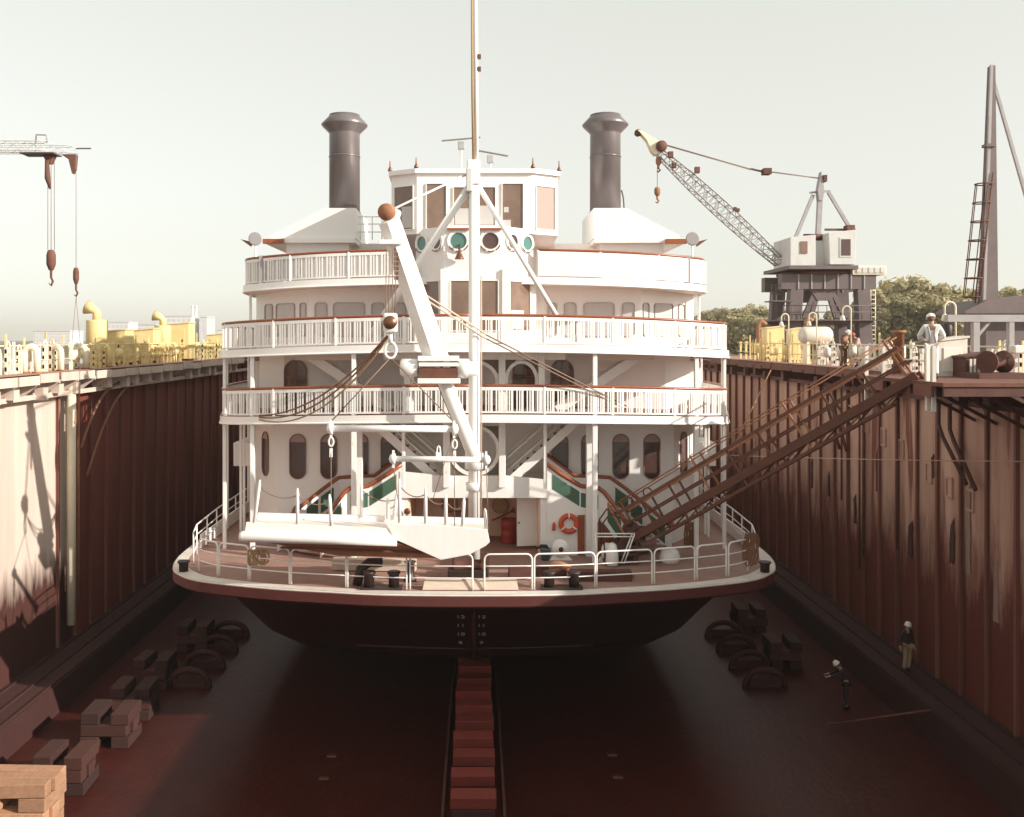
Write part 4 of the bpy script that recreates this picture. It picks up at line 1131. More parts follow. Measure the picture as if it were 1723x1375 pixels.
for i, j in ((0, 1), (1, 2), (5, 6), (6, 7), (7, 8), (3, 10), (10, 4)):
    chain(tops[i], tops[j], 0.18).build('chain', M['wire'], stage)

# hook block, spreader bars and slings
hb0 = P(657, 552, DS + 0.2)
hk = thing('hook_block', hb0, 'white hoist block with a hook hanging below the boom head', 'hook')
MB().box(hb0 + Vector((0, 0, 0.15)), (0.40, 0.34, 0.58)).build('block_cheek', M['white2'], hk, bev=0.06)
MB().lathe([(0.0, -0.12), (0.19, -0.12), (0.21, 0), (0.19, 0.12), (0.0, 0.12)], hb0 + Vector((0, -0.12, 0.16)), (0, 1, 0), 16).build('sheave', M['bronze'], hk)
MB().tube([hb0 - Z * 0.12, hb0 - Z * 0.42], 0.07, 10).build('swivel', M['white2'], hk)
MB().tube([hb0 + Vector((0.17 * math.sin(t), 0, -0.66 + 0.24 * math.cos(t))) for t in [math.radians(a) for a in range(0, 360, 24)]], 0.04, 8, closed=True).build('shackle', M['white2'], hk)
for k, px in enumerate((650, 655, 661, 666)):
    o = MB().tube([P(px, 421, 28.5), P(px - 1, 540, DS + 0.2)], 0.014, 5).build('hoist_wire', M['wire'], hk)
def spreader(pa, pb, r, label):
    mid = (pa + pb) / 2
    t = thing('spreader_bar', mid, label, 'spreader bar', 'spreader bars of the gangplank hoist')
    MB().tube([pa, pb], r, 14).build('bar', M['white2'], t)
    for e, s_ in ((pa, -1), (pb, 1)):
        MB().lathe([(0.0, -0.06), (r * 1.75, -0.06), (r * 1.85, 0.02), (r * 1.3, 0.10), (0, 0.14)], e, (pb - pa) * s_, 16).build('end_cap', M['white2'], t)
        MB().box(e - Z * 0.16, (0.07, 0.05, 0.22)).build('lug', M['white2'], t)
        MB().box(e + Z * 0.16, (0.07, 0.05, 0.18)).build('lug', M['white2'], t)
    return t
u0, u1 = P(557, 721, DS + 0.2), P(764, 722, DS + 0.2)
spreader(u0, u1, 0.10, 'upper white spreader bar of the hoist, in front of the cabin deck edge')
l0, l1 = P(662, 772, DS - 0.1), P(818, 774, DS - 0.1)
lo = spreader(l0, l1, 0.085, 'lower white spreader bar of the hoist, crossing in front of the mast')
def cable(name, pts, r, m, label, cat='cable', group=None, n=6):
    o = MB().tube(pts, r, n).build(name, m, None, root=pts[0])
    return tag(o, label, cat, group)
sh = hb0 - Z * 0.88
cable('sling', [sh, u0 + Z * 0.2], 0.02, M['wire'], 'wire sling from the hook to the left end of the upper spreader bar', 'sling', 'hoist slings')
cable('sling', [sh, u1 + Z * 0.2], 0.02, M['wire'], 'wire sling from the hook to the right end of the upper spreader bar', 'sling', 'hoist slings')
for pa, pb, lb in ((u0 - Z * 0.2, Q(557, 885), 'wire sling hanging from the left end of the upper spreader bar'),
                   (u1 - Z * 0.2, Q(765, 890), 'wire sling hanging from the right end of the upper spreader bar'),
                   (l0 - Z * 0.2, Q(666, 885, 1.5), 'wire sling hanging from the left end of the lower spreader bar'),
                   (l1 - Z * 0.2, Q(822, 893), 'wire sling hanging from the right end of the lower spreader bar')):
    cable('sling', [pa, pb], 0.014, M['wire'], lb, 'sling', 'hoist slings')
for i, (px, py) in enumerate(((557, 738), (765, 742))):
    p = P(px, py, DS + 0.19)
    o = MB().tube([p + Vector((0.07 * math.sin(t), 0, 0.13 * math.cos(t) - 0.1)) for t in [math.radians(a) for a in range(0, 360, 30)]], 0.03, 6, closed=True)
    o.box(p - Z * 0.42, (0.08, 0.08, 0.26))
    o = o.build('sling_shackle', M['white2'], None, root=p)
    tag(o, ('shackle under the left end of the upper spreader bar', 'shackle under the right end of the upper spreader bar')[i], 'shackle', 'hoist shackles')
tl = MB().tube([P(738, 742, DS - 0.1) + Vector((0.05 * math.sin(t), 0, 0.15 * math.cos(t) - 0.3)) for t in [math.radians(a) for a in range(0, 360, 30)]], 0.025, 6, closed=True)
tl.box(P(738, 766, DS - 0.1), (0.16, 0.06, 0.16))
tag(tl.build('shackle_link', M['white2'], None, root=P(738, 760, DS - 0.1)), 'tall link standing on top of the lower spreader bar', 'shackle')
for k, (dx, dr) in enumerate(((0, 0.9), (8, 0.75), (14, 0.6))):
    pts = sag(P(655 - dx * 0.3, 566, DS + 0.3), P(436, 706 - dx * 0.5, 33.0), dr, 18)
    cable('tag_rope', pts, 0.028, M['ropeb'] if k else M['rope'], ('tan rope sagging lowest from the hook to the left end of the cabin deck', 'middle brown rope slanting from the hook to the left post', 'uppermost brown rope slanting from the hook to the left post')[k], 'rope', 'ropes from the hook to the left post')

# ------------------------------------------------------------------ things on the boat
def lifebuoy(px, py, d, r, label):
    c = P(px, py, d)
    o = thing('lifebuoy', c, label, 'lifebuoy', 'lifebuoys on the main deck')
    n = 28
    MB().tube([c + Vector((r * math.cos(2 * math.pi * i / n), -0.05, r * math.sin(2 * math.pi * i / n))) for i in range(n)], 0.095, 10, closed=True).build('ring', M['orange'], o)
    for a in (90, 215, 325):
        t = math.radians(a); p = c + Vector((r * math.cos(t), -0.05, r * math.sin(t)))
        tg = Vector((-math.sin(t), 0, math.cos(t)))
        MB().tube([p - tg * 0.022, p + tg * 0.022], 0.102, 10).build('band', M['white2'], o)
lifebuoy(957, 881, 33.3, 0.275, 'orange lifebuoy hanging on the white wall right of the open door')
lifebuoy(631, 884, 33.3, 0.275, 'orange lifebuoy on the wall left of the mast, half behind the gangplank')
o = MB().lathe([(0.03, 0), (0.05, 0.25), (0.09, 0.30), (0.14, 0.42), (0.17, 0.47), (0.17, 0.50)], (0, 0, 0), (0, 0, -1), 18)
c = P(773, 413, 34.3); o.v = [p + c for p in o.v]; o.box(c + Vector((0, 0.1, 0.03)), (0.06, 0.25, 0.06))
tag(o.build('ship_bell', M['bronze'], None, root=c), 'bronze bell hanging under the left centre porthole', 'bell')
for px, d, lb in ((430, 37.1, 'round searchlight on the left front corner of the sun deck'), (1165, 37.1, 'round searchlight on the right front corner of the sun deck')):
    c = P(px, 402, d)
    t = thing('searchlight', c - Z * 0.5, lb, 'searchlight', 'searchlights on the sun deck')
    MB().lathe([(0.0, 0.34), (0.14, 0.32), (0.22, 0.18), (0.245, 0.0), (0.265, -0.02), (0.265, -0.06), (0.235, -0.07)], c, (0, 1, 0), 22).build('housing', M['grey'], t)
    MB().lathe([(0.0, -0.055), (0.15, -0.05), (0.235, -0.035), (0.235, -0.02)], c, (0, 1, 0), 22).build('lens', M['lens'], t)
    MB().tube([c - Z * 0.26, c - Z * 0.75, Vector((c.x, d, 15.4))], 0.04, 8).build('stand', M['white2'], t)
    s_ = -1 if px < 800 else 1
    MB().prism([c + Vector((s_ * 0.12, 0.1, -0.12)), c + Vector((s_ * 0.62, 0.1, 0.0)), c + Vector((s_ * 0.2, 0.1, -0.3))], (0, 0.06, 0)).build('bracket', M['bronze'], t)
def deckz(px, d): 
    p = P(px, 900, d); p.z = ZM + 0.02; return p
# in the open room
c = deckz(856, 35.4); m = MB().lathe([(0.0, 0), (0.29, 0), (0.30, 0.03), (0.285, 0.28), (0.30, 0.30), (0.285, 0.33), (0.285, 0.58), (0.30, 0.60), (0.29, 0.88), (0.27, 0.88), (0, 0.86)], c, Z, 22)
tag(m.build('oil_drum', M['red'], None, root=c), 'red steel drum just left of the open white door', 'drum')
for px, py, lb in ((757, 848, 'round woven basket hung on the tan wall left of the mast'), (842, 850, 'round woven basket hung on the tan wall above the brown paddle')):
    c = P(px, py, 36.5)
    t = thing('basket', c, lb, 'basket', 'round baskets on the tan wall')
    MB().tube([c + Vector((0.30 * math.cos(a), -0.04, 0.30 * math.sin(a))) for a in [2 * math.pi * i / 22 for i in range(22)]], 0.025, 6, closed=True).build('rim', M['trim'], t)
    MB().lathe([(0.0, -0.02), (0.15, -0.03), (0.29, -0.06)], c + Vector((0, -0.01, 0)), (0, 1, 0), 20).build('weave', M['rope'], t)
p, q = P(828, 876, 36.45), P(862, 860, 36.45)
m = MB().tube([p, q], 0.03, 8); m.prism([q + Vector((-0.03, -0.02, -0.04)), q + Vector((0.12, -0.02, -0.10)), q + Vector((0.06, -0.02, 0.18)), q + Vector((-0.05, -0.02, 0.04))], (0, 0.04, 0))
tag(m.build('paddle', M['wood'], None, root=p), 'brown paddle hung slanting under the right basket', 'paddle')
c = deckz(772, 35.9); m = MB().box(c + Z * 0.5, (0.28, 0.3, 1.0)); m.box(c + Z * 1.03, (0.32, 0.34, 0.06))
tag(m.build('cabinet', M['trim'], None, root=c), 'narrow dark brown cabinet against the tan wall behind the mast', 'cabinet')
c = P(685, 861, 33.25); m = MB().lathe([(0.0, -0.03), (0.09, -0.025), (0.115, 0.0), (0.115, 0.05)], c, (0, 1, 0), 18); m.box(c + Vector((0, 0.02, -0.15)), (0.10, 0.03, 0.03))
tag(m.build('gong', M['bronze'], None, root=c), 'small round copper gong on the white wall left of the room', 'gong')
m = MB()
c = P(932, 887, 33.25); m.lathe([(0.045, -0.12), (0.06, -0.1), (0.06, 0.1), (0.03, 0.14), (0.03, 0.17)], c, Z, 12)
tag(m.build('fire_bottle', M['orange'], None, root=c), 'little red fire bottle on the wall beside the lifebuoy', 'extinguisher')
# on deck
def blower(px, d, s, label, face=0.0):
    c = deckz(px, d); t = thing('blower', c, label, 'blower', 'white blowers on the foredeck')
    ax = Vector((math.sin(face), -math.cos(face), 0))
    MB().lathe([(0.0, -0.16), (0.24 * s, -0.16), (0.30 * s, -0.10), (0.30 * s, 0.10), (0.24 * s, 0.16), (0.11 * s, 0.17), (0.10 * s, 0.22)], c + Z * 0.38 * s, ax, 20).build('casing', M['white'], t)
    MB().lathe([(0.0, 0.23), (0.08 * s, 0.23), (0.09 * s, 0.18)], c + Z * 0.38 * s, ax, 14).build('inlet', M['black'], t)
    MB().prism([c + Vector((-0.38 * s, -0.1, 0)), c + Vector((0.38 * s, -0.1, 0)), c + Vector((0.2 * s, -0.1, 0.2 * s)), c + Vector((-0.2 * s, -0.1, 0.2 * s))], (0, 0.2, 0)).build('foot', M['white'], t)
blower(943, 32.6, 1.05, 'round white blower standing below the lifebuoy')
blower(1022, 32.3, 0.95, 'round white blower seen side on at the foot of the stair', 1.2)
c = deckz(918, 32.6); m = MB().lathe([(0.0, 0), (0.15, 0), (0.19, 0.36), (0.2, 0.38), (0.17, 0.37)], c, Z, 18)
tag(m.build('bucket', M['blue'], None, root=c), 'blue bucket beside the round blower', 'bucket')
c = deckz(913, 32.5); m = MB().tube([c + Vector((-0.22, 0, 0.40)), c + Vector((-0.05, -0.02, 0.50)), c + Vector((0.12, 0, 0.48)), c + Vector((0.22, 0.04, 0.40))], [0.03, 0.06, 0.07, 0.02], 8)
tag(m.build('rag', M['navy'], None, root=c), 'dark rag lying over the blue bucket', 'rag')
c = deckz(1030, 31.7); m = MB().lathe([(0.0, 0), (0.18, 0.02), (0.22, 0.15), (0.2, 0.5), (0.13, 0.72), (0.05, 0.78), (0, 0.78)], c, Z, 16)
tag(m.build('sack', M['white'], None, root=c), 'bulging white sack under the foot of the gangway', 'sack')
c = deckz(1072, 32.2)
m = MB().lathe([(0.0, 0), (0.3, 0.0), (0.36, 0.2), (0.28, 0.42), (0.1, 0.5), (0, 0.5)], c + Vector((1.1, 0, 0)), Z, 16)
tag(m.build('sack', M['white'], None, root=c + Vector((1.1, 0, 0))), 'low white sack behind the railing right of the gangway foot', 'sack')
def rope_coil(c, r, n, m, label, flat=0.06, cat='rope coil', stand=0.0):
    rr2 = random.Random(int(c.x * 100)); pts = []
    for i in range(n * 18):
        a = 2 * math.pi * i / 18; k = i / 18
        pts.append(c + Vector(((r + rr2.uniform(-0.03, 0.03) - 0.012 * (k % 4)) * math.cos(a), (r * 0.8) * math.sin(a), 0.04 + flat * k + rr2.uniform(0, 0.03))))
    o = MB().tube(pts, 0.035, 6).build('rope_coil', m, None, root=c)
    return tag(o, label, cat, 'rope coils on deck')
def hung_rope(c, w, h, n, m, label):
    rr2 = random.Random(int(c.x * 77)); mb = MB()
    for i in range(n):
        x = (i / (n - 1) - 0.5) * w; hh = h * rr2.uniform(0.8, 1.0)
        pts = [c + Vector((x - 0.04 + 0.10 * math.sin(t) * rr2.uniform(0.7, 1.3) + (t / 6.28) * 0.06, -0.05 - 0.08 * math.cos(t), -hh / 2 + hh / 2 * math.cos(t))) for t in [2 * math.pi * k / 12 for k in range(12)]]
        mb.tube(pts, 0.032, 6, closed=True)
    o = mb.build('rope_bundle', m, None, root=c)
    return tag(o, label, 'rope', 'rope bundles hung on deck')
e = edge_at(435); hung_rope(e + Vector((0, 0.05, 1.0)), 0.5, 0.55, 7, M['rope'], 'coiled tan rope hung on the railing under the left end of the gangplank')
e = edge_at(1257); hung_rope(e + Vector((0.12, 0.0, 1.3)), 0.32, 1.15, 6, M['ropeb'], 'brown rope bundle hung over the last railing post at the right')
c = P(1163, 885, 33.6); hung_rope(Vector((c.x, c.y, ZM + 1.15)), 0.34, 1.05, 6, M['ropeb'], 'brown rope bundle hung on the right corner post of the deck')
def timber(p, q, w, h, m, label, cat='beam', group='dark beams on the foredeck', name='beam'):
    o = MB().bar(p, q, w, h).build(name, m, None, bev=0.01, root=(p + q) / 2)
    return tag(o, label, cat, group)
timber(deckz(856, 30.3) + Z * 0.17, deckz(952, 30.4) + Z * 0.17, 0.4, 0.34, M['darks'], 'dark steel beam lying on the foredeck just right of the mast')
timber(deckz(960, 29.9) + Z * 0.15, deckz(1062, 29.9) + Z * 0.15, 0.4, 0.3, M['darks'], 'dark steel beam lying right of the pair of bollards')
timber(deckz(1000, 30.7) + Z * 0.08, deckz(1068, 30.2) + Z * 0.1, 0.28, 0.10, M['rustl'], 'flat orange board lying across the right dark beam', 'board', None, 'board')
m = MB().tube(sag(deckz(925, 30.0) + Z * 0.4, deckz(958, 29.8) + Z * 0.36, -0.1, 6), 0.11, 8)
tag(m.build('hose_roll', M['rustl'], None, root=deckz(940, 30)), 'reddish roll of hose lying on the dark beams', 'hose')
timber(deckz(700, 31.0) + Z * 0.2, deckz(560, 31.2) + Z * 0.2, 0.3, 0.36, M['plank'], 'pale plank crate on the foredeck behind the gangplank', 'plank', None, 'plank')
# boxes for lines right side deck: folding trestle
m = MB(); c = deckz(1040, 31.6)
for a, b in (((-0.75, 0, 1.1), (0.55, 0, 1.1)), ((-0.75, 0, 1.0), (0.55, 0, 1.0)), ((0.55, 0, 1.1), (0.2, 0, 0.1)), ((-0.75, 0, 1.1), (-0.7, 0, 0.0)), ((0.48, 0.05, 1.1), (0.1, 0.05, 0.1))):
    m.tube([c + Vector(a), c + Vector(b)], 0.025, 6)
tag(m.build('trestle', M['white2'], None, root=c), 'white tubular trestle standing behind the railing near the stair foot', 'trestle')

# ------------------------------------------------------------------ rusty gangway from the dock wall down to the foredeck
br0, br1 = Vector((5.0, 32.6, ZM + 0.55)), Vector((12.75, 27.4, 12.15))
brow = thing('gangway', br0, 'rusty steel gangway slanting from the right dock wall down to the foredeck', 'gangway')
ax = (br1 - br0); LB = ax.length; ax.normalize(); sd = ax.cross(Z).normalized(); nu = sd.cross(ax)
if nu.z < 0: nu = -nu
NW = 0.46
for s_ in (-1, 1):
    o_ = sd * s_ * NW
    MB().bar(br0 + o_, br1 + o_, 0.12, 0.26).build('bottom_chord', M['rust'], brow)
    MB().bar(br0 + o_ - nu * 0.36 + ax * 1.2, br1 + o_ - nu * 0.36 - ax * 1.0, 0.09, 0.09).build('lower_chord', M['rust'], brow)
    MB().bar(br0 + o_ + nu * 0.95 + ax * 0.6, br1 + o_ + nu * 0.95, 0.09, 0.10).build('top_chord', M['rustl'] if s_ < 0 else M['rust'], brow)
    MB().bar(br0 + o_ + nu * 0.5 + ax * 0.6, br1 + o_ + nu * 0.5, 0.05, 0.06).build('middle_rail', M['rust'], brow)
    n = 9
    for k in range(n + 1):
        p = br0.lerp(br1, (k + 0.4) / (n + 0.6)) + o_
        MB().bar(p - nu * 0.36 * (0 < k < n), p + nu * (0.98 if k % 3 else 1.35), 0.06, 0.06, up=ax).build('upright', M['rust'] if k % 3 else M['rustl'], brow)
        if 0 < k < n:
            q = br0.lerp(br1, (k + 1.4) / (n + 0.6)) + o_
            MB().bar(p - nu * 0.36, q + nu * 0.0, 0.045, 0.045, up=sd).build('brace', M['rust'], brow)
    MB().tube([br0 + o_ + nu * 1.25 + ax * 0.3, br0 + o_ + nu * 1.3 + ax * LB * 0.5, br1 + o_ + nu * 1.3], 0.022, 6).build('hand_line', M['rustl'], brow)
n = 26
for k in range(n):
    p = br0.lerp(br1, (k + 0.5) / n)
    MB().bar(p - sd * NW, p + sd * NW, 0.26, 0.05, up=nu).build('tread', M['rust'], brow)
for k in (0.06, 0.14):
    p = br0.lerp(br1, k) + nu * 1.12 - sd * NW
    r = 0.26 if k < 0.1 else 0.16
    MB().tube([p + ax * r * math.cos(a) + nu * r * math.sin(a) for a in [2 * math.pi * i / 16 for i in range(16)]], 0.025, 6, closed=True).build('hoop', M['rust'], brow)
# step box at its foot
sb = thing('step_box', Vector((4.75, 32.4, ZM + 0.02)), 'dark wooden steps stacked at the foot of the gangway', 'steps')
for k in range(5):
    c = Vector((4.75 + 0.16 * k, 32.3, ZM + 0.02 + 0.24 * k + 0.12))
    MB().box(c, (1.0 - 0.06 * k, 1.0, 0.09)).build('step', M['darks'], sb)
for s_ in (-0.4, 0.4):
    MB().bar(Vector((4.4, 32.3 + s_, ZM + 0.05)), Vector((5.4, 32.3 + s_, ZM + 1.3)), 0.08, 0.3).build('side_board', M['darks'], sb)
    MB().bar(Vector((5.35, 32.3 + s_, ZM + 0.05)), Vector((5.35, 32.3 + s_, ZM + 1.2)), 0.08, 0.1, up=Vector((1, 0, 0))).build('side_board', M['darks'], sb)
    MB().tube([Vector((4.3, 32.25 + s_, ZM + 0.02)), Vector((4.2, 32.25 + s_, ZM + 1.4)), Vector((4.45, 32.25 + s_, ZM + 1.75)), Vector((4.8, 32.25 + s_, ZM + 1.6))], 0.03, 6).build('hand_hoop', M['darks'], sb)
# landing platform that carries its upper end
pf = thing('landing_platform', (14.5, 28, 11.95), 'dark steel platform on the right dock wall at the top of the gangway', 'platform')
MB().bb((12.35, 25.2, 11.92), (16.4, 31.5, 12.02)).build('plate', M['rust'], pf)
for d in (25.3, 26.9, 28.5, 30.1, 31.4):
    MB().bb((12.4, d - 0.05, 11.66), (16.45, d + 0.05, 11.92)).build('beam', M['darks'], pf)
    MB().bar((14.2, d, 11.7), (16.45, d, 10.5), 0.08, 0.10).build('strut', M['darks'], pf)
for k, d in enumerate((26.3, 27.7, 29.4)): MB().bb((12.30, d - 0.55, 11.62), (12.38, d + 0.55, 11.93)).build('edge_plate', M['wallrib'], pf)
for d in (26.0, 26.35, 29.2, 30.5): MB().bb((12.45, d, 11.2), (12.55, d + 0.1, 13.0)).build('upright', M['offw'], pf)
for d0_, d1_ in ((28.9, 31.4),):
    for z in (12.55, 13.0): MB().tube([(12.5, d0_, z), (12.5, d1_, z)], 0.03, 6).build('rail', M['offw'], pf)
# ------------------------------------------------------------------ people
def skin_mesh(name, pts, edges, rads, m, parent, sub=2, root=0, org_=None):
    o0 = org(parent)
    me = bpy.data.meshes.new(name)
    me.from_pydata([tuple(Vector(p)) for p in pts], edges, [])
    o = bpy.data.objects.new(name, me); COL.objects.link(o); o.parent = parent; reg(o, o0)
    sk = o.modifiers.new('skin', 'SKIN'); sk.use_smooth_shade = True
    for i, r in enumerate(rads):
        v = me.skin_vertices[0].data[i]
        v.radius = (r, r) if not isinstance(r, tuple) else r
        v.use_root = (i == root)
    s_ = o.modifiers.new('sub', 'SUBSURF'); s_.levels = sub; s_.render_levels = sub
    me.materials.append(m)
    return o
def person(loc, face, h, label, coat, legs, hat, pose, boots=None):
    """face: heading in radians (0 = towards the camera, -y); pose: dict of joint offsets in metres for a 1.75 m body"""
    t = thing('person', loc, label, 'person')
    k = h / 1.75
    J = dict(pelvis=(0, 0, 0.95), spine=(0, 0.01, 1.15), chest=(0, 0.01, 1.34), neck=(0, 0.0, 1.48), head0=(0, -0.02, 1.56), head1=(0, -0.03, 1.64),
             shL=(0.17, 0.01, 1.42), elL=(0.25, 0.02, 1.14), haL=(0.24, -0.08, 0.90), shR=(-0.17, 0.01, 1.42), elR=(-0.25, 0.02, 1.14), haR=(-0.24, -0.08, 0.90),
             hipL=(0.09, 0, 0.90), knL=(0.10, -0.03, 0.50), anL=(0.11, 0.02, 0.09), toL=(0.12, -0.14, 0.04), hipR=(-0.09, 0, 0.90), knR=(-0.10, -0.03, 0.50), anR=(-0.11, 0.02, 0.09), toR=(-0.12, -0.14, 0.04))
    J.update(pose)
    rot = Matrix.Rotation(face, 3, 'Z')
    W = {n: rot @ (Vector(p) * k) for n, p in J.items()}
    names = list(J); idx = {n: i for i, n in enumerate(names)}
    E = [('pelvis', 'spine'), ('spine', 'chest'), ('chest', 'neck'), ('neck', 'head0'), ('head0', 'head1'), ('chest', 'shL'), ('shL', 'elL'), ('elL', 'haL'), ('chest', 'shR'), ('shR', 'elR'), ('elR', 'haR'),
         ('pelvis', 'hipL'), ('hipL', 'knL'), ('knL', 'anL'), ('anL', 'toL'), ('pelvis', 'hipR'), ('hipR', 'knR'), ('knR', 'anR'), ('anR', 'toR')]
    R_ = dict(pelvis=(0.14, 0.10), spine=(0.13, 0.095), chest=(0.15, 0.105), neck=0.055, head0=0.075, head1=0.085, shL=0.06, elL=0.042, haL=0.032, shR=0.06, elR=0.042, haR=0.032,
              hipL=0.085, knL=0.058, anL=0.042, toL=0.035, hipR=0.085, knR=0.058, anR=0.042, toR=0.035)
    pts = [W[n] for n in names]; ed = [(idx[a], idx[b]) for a, b in E]; rad = [R_[n] for n in names]
    for s_ in ('L', 'R'):                                # palm and five fingers
        a = (W['ha' + s_] - W['el' + s_]).normalized(); base = W['ha' + s_]
        side = a.cross(rot @ Vector((0, 1, 0))).normalized()
        pi = len(pts); pts.append(base + a * 0.07 * k); ed.append((idx['ha' + s_], pi)); rad.append((0.034, 0.018))
        for f, (o_, L_) in enumerate(((-0.028, 0.075), (-0.010, 0.088), (0.010, 0.082), (0.028, 0.065))):
            b1 = base + a * (0.075 + L_ * 0.5) * k + side * o_ * k; b2 = base + a * (0.07 + L_ * 0.9) * k + side * o_ * k + rot @ Vector((0, -0.03, 0)) * k
            i1 = len(pts); pts += [b1, b2]; ed += [(pi, i1), (i1, i1 + 1)]; rad += [0.009, 0.008]
        i1 = len(pts); pts += [base + a * 0.05 * k - side * 0.045 * k]; ed += [(idx['ha' + s_], i1)]; rad += [0.010]
    rad = [(r[0] * k, r[1] * k) if isinstance(r, tuple) else r * k for r in rad]
    body = skin_mesh('body', pts, ed, rad, M['skin'], t)
    def cloth(name, ns, es, grow, m):
        ii = {n: i for i, n in enumerate(ns)}
        p_ = [W[n] for n in ns]; r_ = []
        for n in ns:
            q = R_[n]; q = q if isinstance(q, tuple) else (q, q)
            r_.append(((q[0] + grow) * k, (q[1] + grow) * k))
        return skin_mesh(name, p_, [(ii[a], ii[b]) for a, b in es], r_, m, t)
    W['waist'] = W['pelvis'] - Vector((0, 0, 0.02)); R_['waist'] = (0.145, 0.11)
    for s_ in 'LR':
        W['cuf' + s_] = W['el' + s_].lerp(W['ha' + s_], 0.9); R_['cuf' + s_] = 0.036
        W['hem' + s_] = W['kn' + s_].lerp(W['an' + s_], 0.92); R_['hem' + s_] = 0.055
    cloth('jacket', ['waist', 'spine', 'chest', 'shL', 'elL', 'cufL', 'shR', 'elR', 'cufR'], [('waist', 'spine'), ('spine', 'chest'), ('chest', 'shL'), ('shL', 'elL'), ('elL', 'cufL'), ('chest', 'shR'), ('shR', 'elR'), ('elR', 'cufR')], 0.022, coat)
    cloth('trousers', ['pelvis', 'hipL', 'knL', 'hemL', 'hipR', 'knR', 'hemR'], [('pelvis', 'hipL'), ('hipL', 'knL'), ('knL', 'hemL'), ('pelvis', 'hipR'), ('hipR', 'knR'), ('knR', 'hemR')], 0.018, legs)
    for s_ in 'LR':
        a, b = loc + W['an' + s_], loc + W['to' + s_]
        MB().tube([a + Z * 0.06 * k, a + (b - a) * -0.25, a.lerp(b, 0.5) - Z * 0.0, b], [0.06 * k, 0.055 * k, 0.05 * k, 0.04 * k], 10).build('boot', boots or M['black'], t)
    up = (W['head1'] - W['neck']).normalized(); hcen0 = loc + W['head1'] - up * 0.012 * k; hc = loc + W['head1'] + up * 0.015 * k
    fw = rot @ Vector((0, -1, 0))
    MB().lathe([(0.135 * k, 0.0), (0.118 * k, 0.012 * k), (0.115 * k, 0.05 * k), (0.095 * k, 0.10 * k), (0.055 * k, 0.13 * k), (0.0, 0.14 * k)], hc + fw * 0.01, up, 18).build('hard_hat', hat, t)
    MB().sphere(hcen0 - fw * 0.022 * k, 0.086 * k, 8, 1.08).build('hair', M['brown'], t)
    # face
    f = MB()
    right = rot @ Vector((1, 0, 0)); hcen = loc + W['head1'] - up * 0.02 * k
    for s_ in (-1, 1):
        f.sphere(hcen + fw * 0.083 * k + right * s_ * 0.032 * k + up * 0.01 * k, 0.011 * k, 5)
    f.build('eyes', M['black'], t)
    f = MB(); f.tube([hcen + fw * 0.085 * k + up * 0.01 * k, hcen + fw * 0.108 * k - up * 0.03 * k], [0.010 * k, 0.017 * k], 6); f.build('nose', M['skin'], t)
    f = MB(); f.bar(hcen + fw * 0.088 * k - up * 0.06 * k - right * 0.025 * k, hcen + fw * 0.088 * k - up * 0.06 * k + right * 0.025 * k, 0.01 * k, 0.008 * k); f.build('mouth', M['pink'], t)
    return t, W, k
w_, Wd, kk = person(Vector((12.95, 27.1, 12.03)), math.radians(160), 1.86, 'person in white shirt and white hard hat at the top of the gangway', M['shirt'], M['shirt'], M['helmet'],
       dict(elL=(0.31, -0.06, 1.16), haL=(0.16, -0.24, 1.06), elR=(-0.31, -0.06, 1.16), haR=(-0.16, -0.24, 1.06), head0=(0, -0.05, 1.56), head1=(0.01, -0.07, 1.64)))
rot = Matrix.Rotation(math.radians(160), 3, 'Z')
for s_ in (-1, 1):
    pts = [Vector((12.95, 27.1, 12.03)) + rot @ (Vector(p) * kk) for p in ((s_ * 0.10, -0.12, 1.05), (s_ * 0.11, -0.13, 1.3), (s_ * 0.11, -0.05, 1.485), (s_ * 0.09, 0.10, 1.40), (s_ * 0.05, 0.145, 1.2), (s_ * 0.08, 0.135, 1.0))]
    m = MB().tube(pts, 0.028, 6); m.build('braces', M['grey'], w_)
person(Vector((16.95, 44.0, WT)), math.radians(25), 1.78, 'person in brown coat and white hard hat at the right dock fence', M['brown'], M['brown'], M['helmet'],
       dict(spine=(0, -0.02, 1.14), chest=(0, -0.08, 1.32), neck=(0, -0.14, 1.44), head0=(0, -0.20, 1.50), head1=(0, -0.24, 1.56), shL=(0.17, -0.1, 1.40), shR=(-0.17, -0.1, 1.40), elL=(0.22, -0.2, 1.15), haL=(0.14, -0.4, 1.1), elR=(-0.22, -0.2, 1.15), haR=(-0.14, -0.4, 1.1)))
person(Vector((17.75, 44.2, WT)), math.radians(-60), 1.72, 'person in faded pink with red hard hat bending over hoses', M['pink'], M['pink'], M['red'],
       dict(spine=(0, -0.10, 1.10), chest=(0, -0.24, 1.26), neck=(0, -0.34, 1.38), head0=(0, -0.40, 1.43), head1=(0, -0.44, 1.50), shL=(0.17, -0.27, 1.32), shR=(-0.17, -0.27, 1.32), elL=(0.22, -0.42, 1.08), haL=(0.15, -0.55, 0.88), elR=(-0.22, -0.42, 1.08), haR=(-0.15, -0.55, 0.88)))
person(Vector((15.55, 34.4, 1.16)), math.radians(20), 1.78, 'person in dark jacket and khaki trousers standing at the right wall foot', M['navy'], M['khaki'], M['helmet'],
       dict(elR=(-0.33, 0.0, 1.16), haR=(-0.42, -0.12, 0.95), anL=(0.05, 0.02, 0.09), toL=(0.06, -0.14, 0.04), knL=(0.07, -0.04, 0.5)))
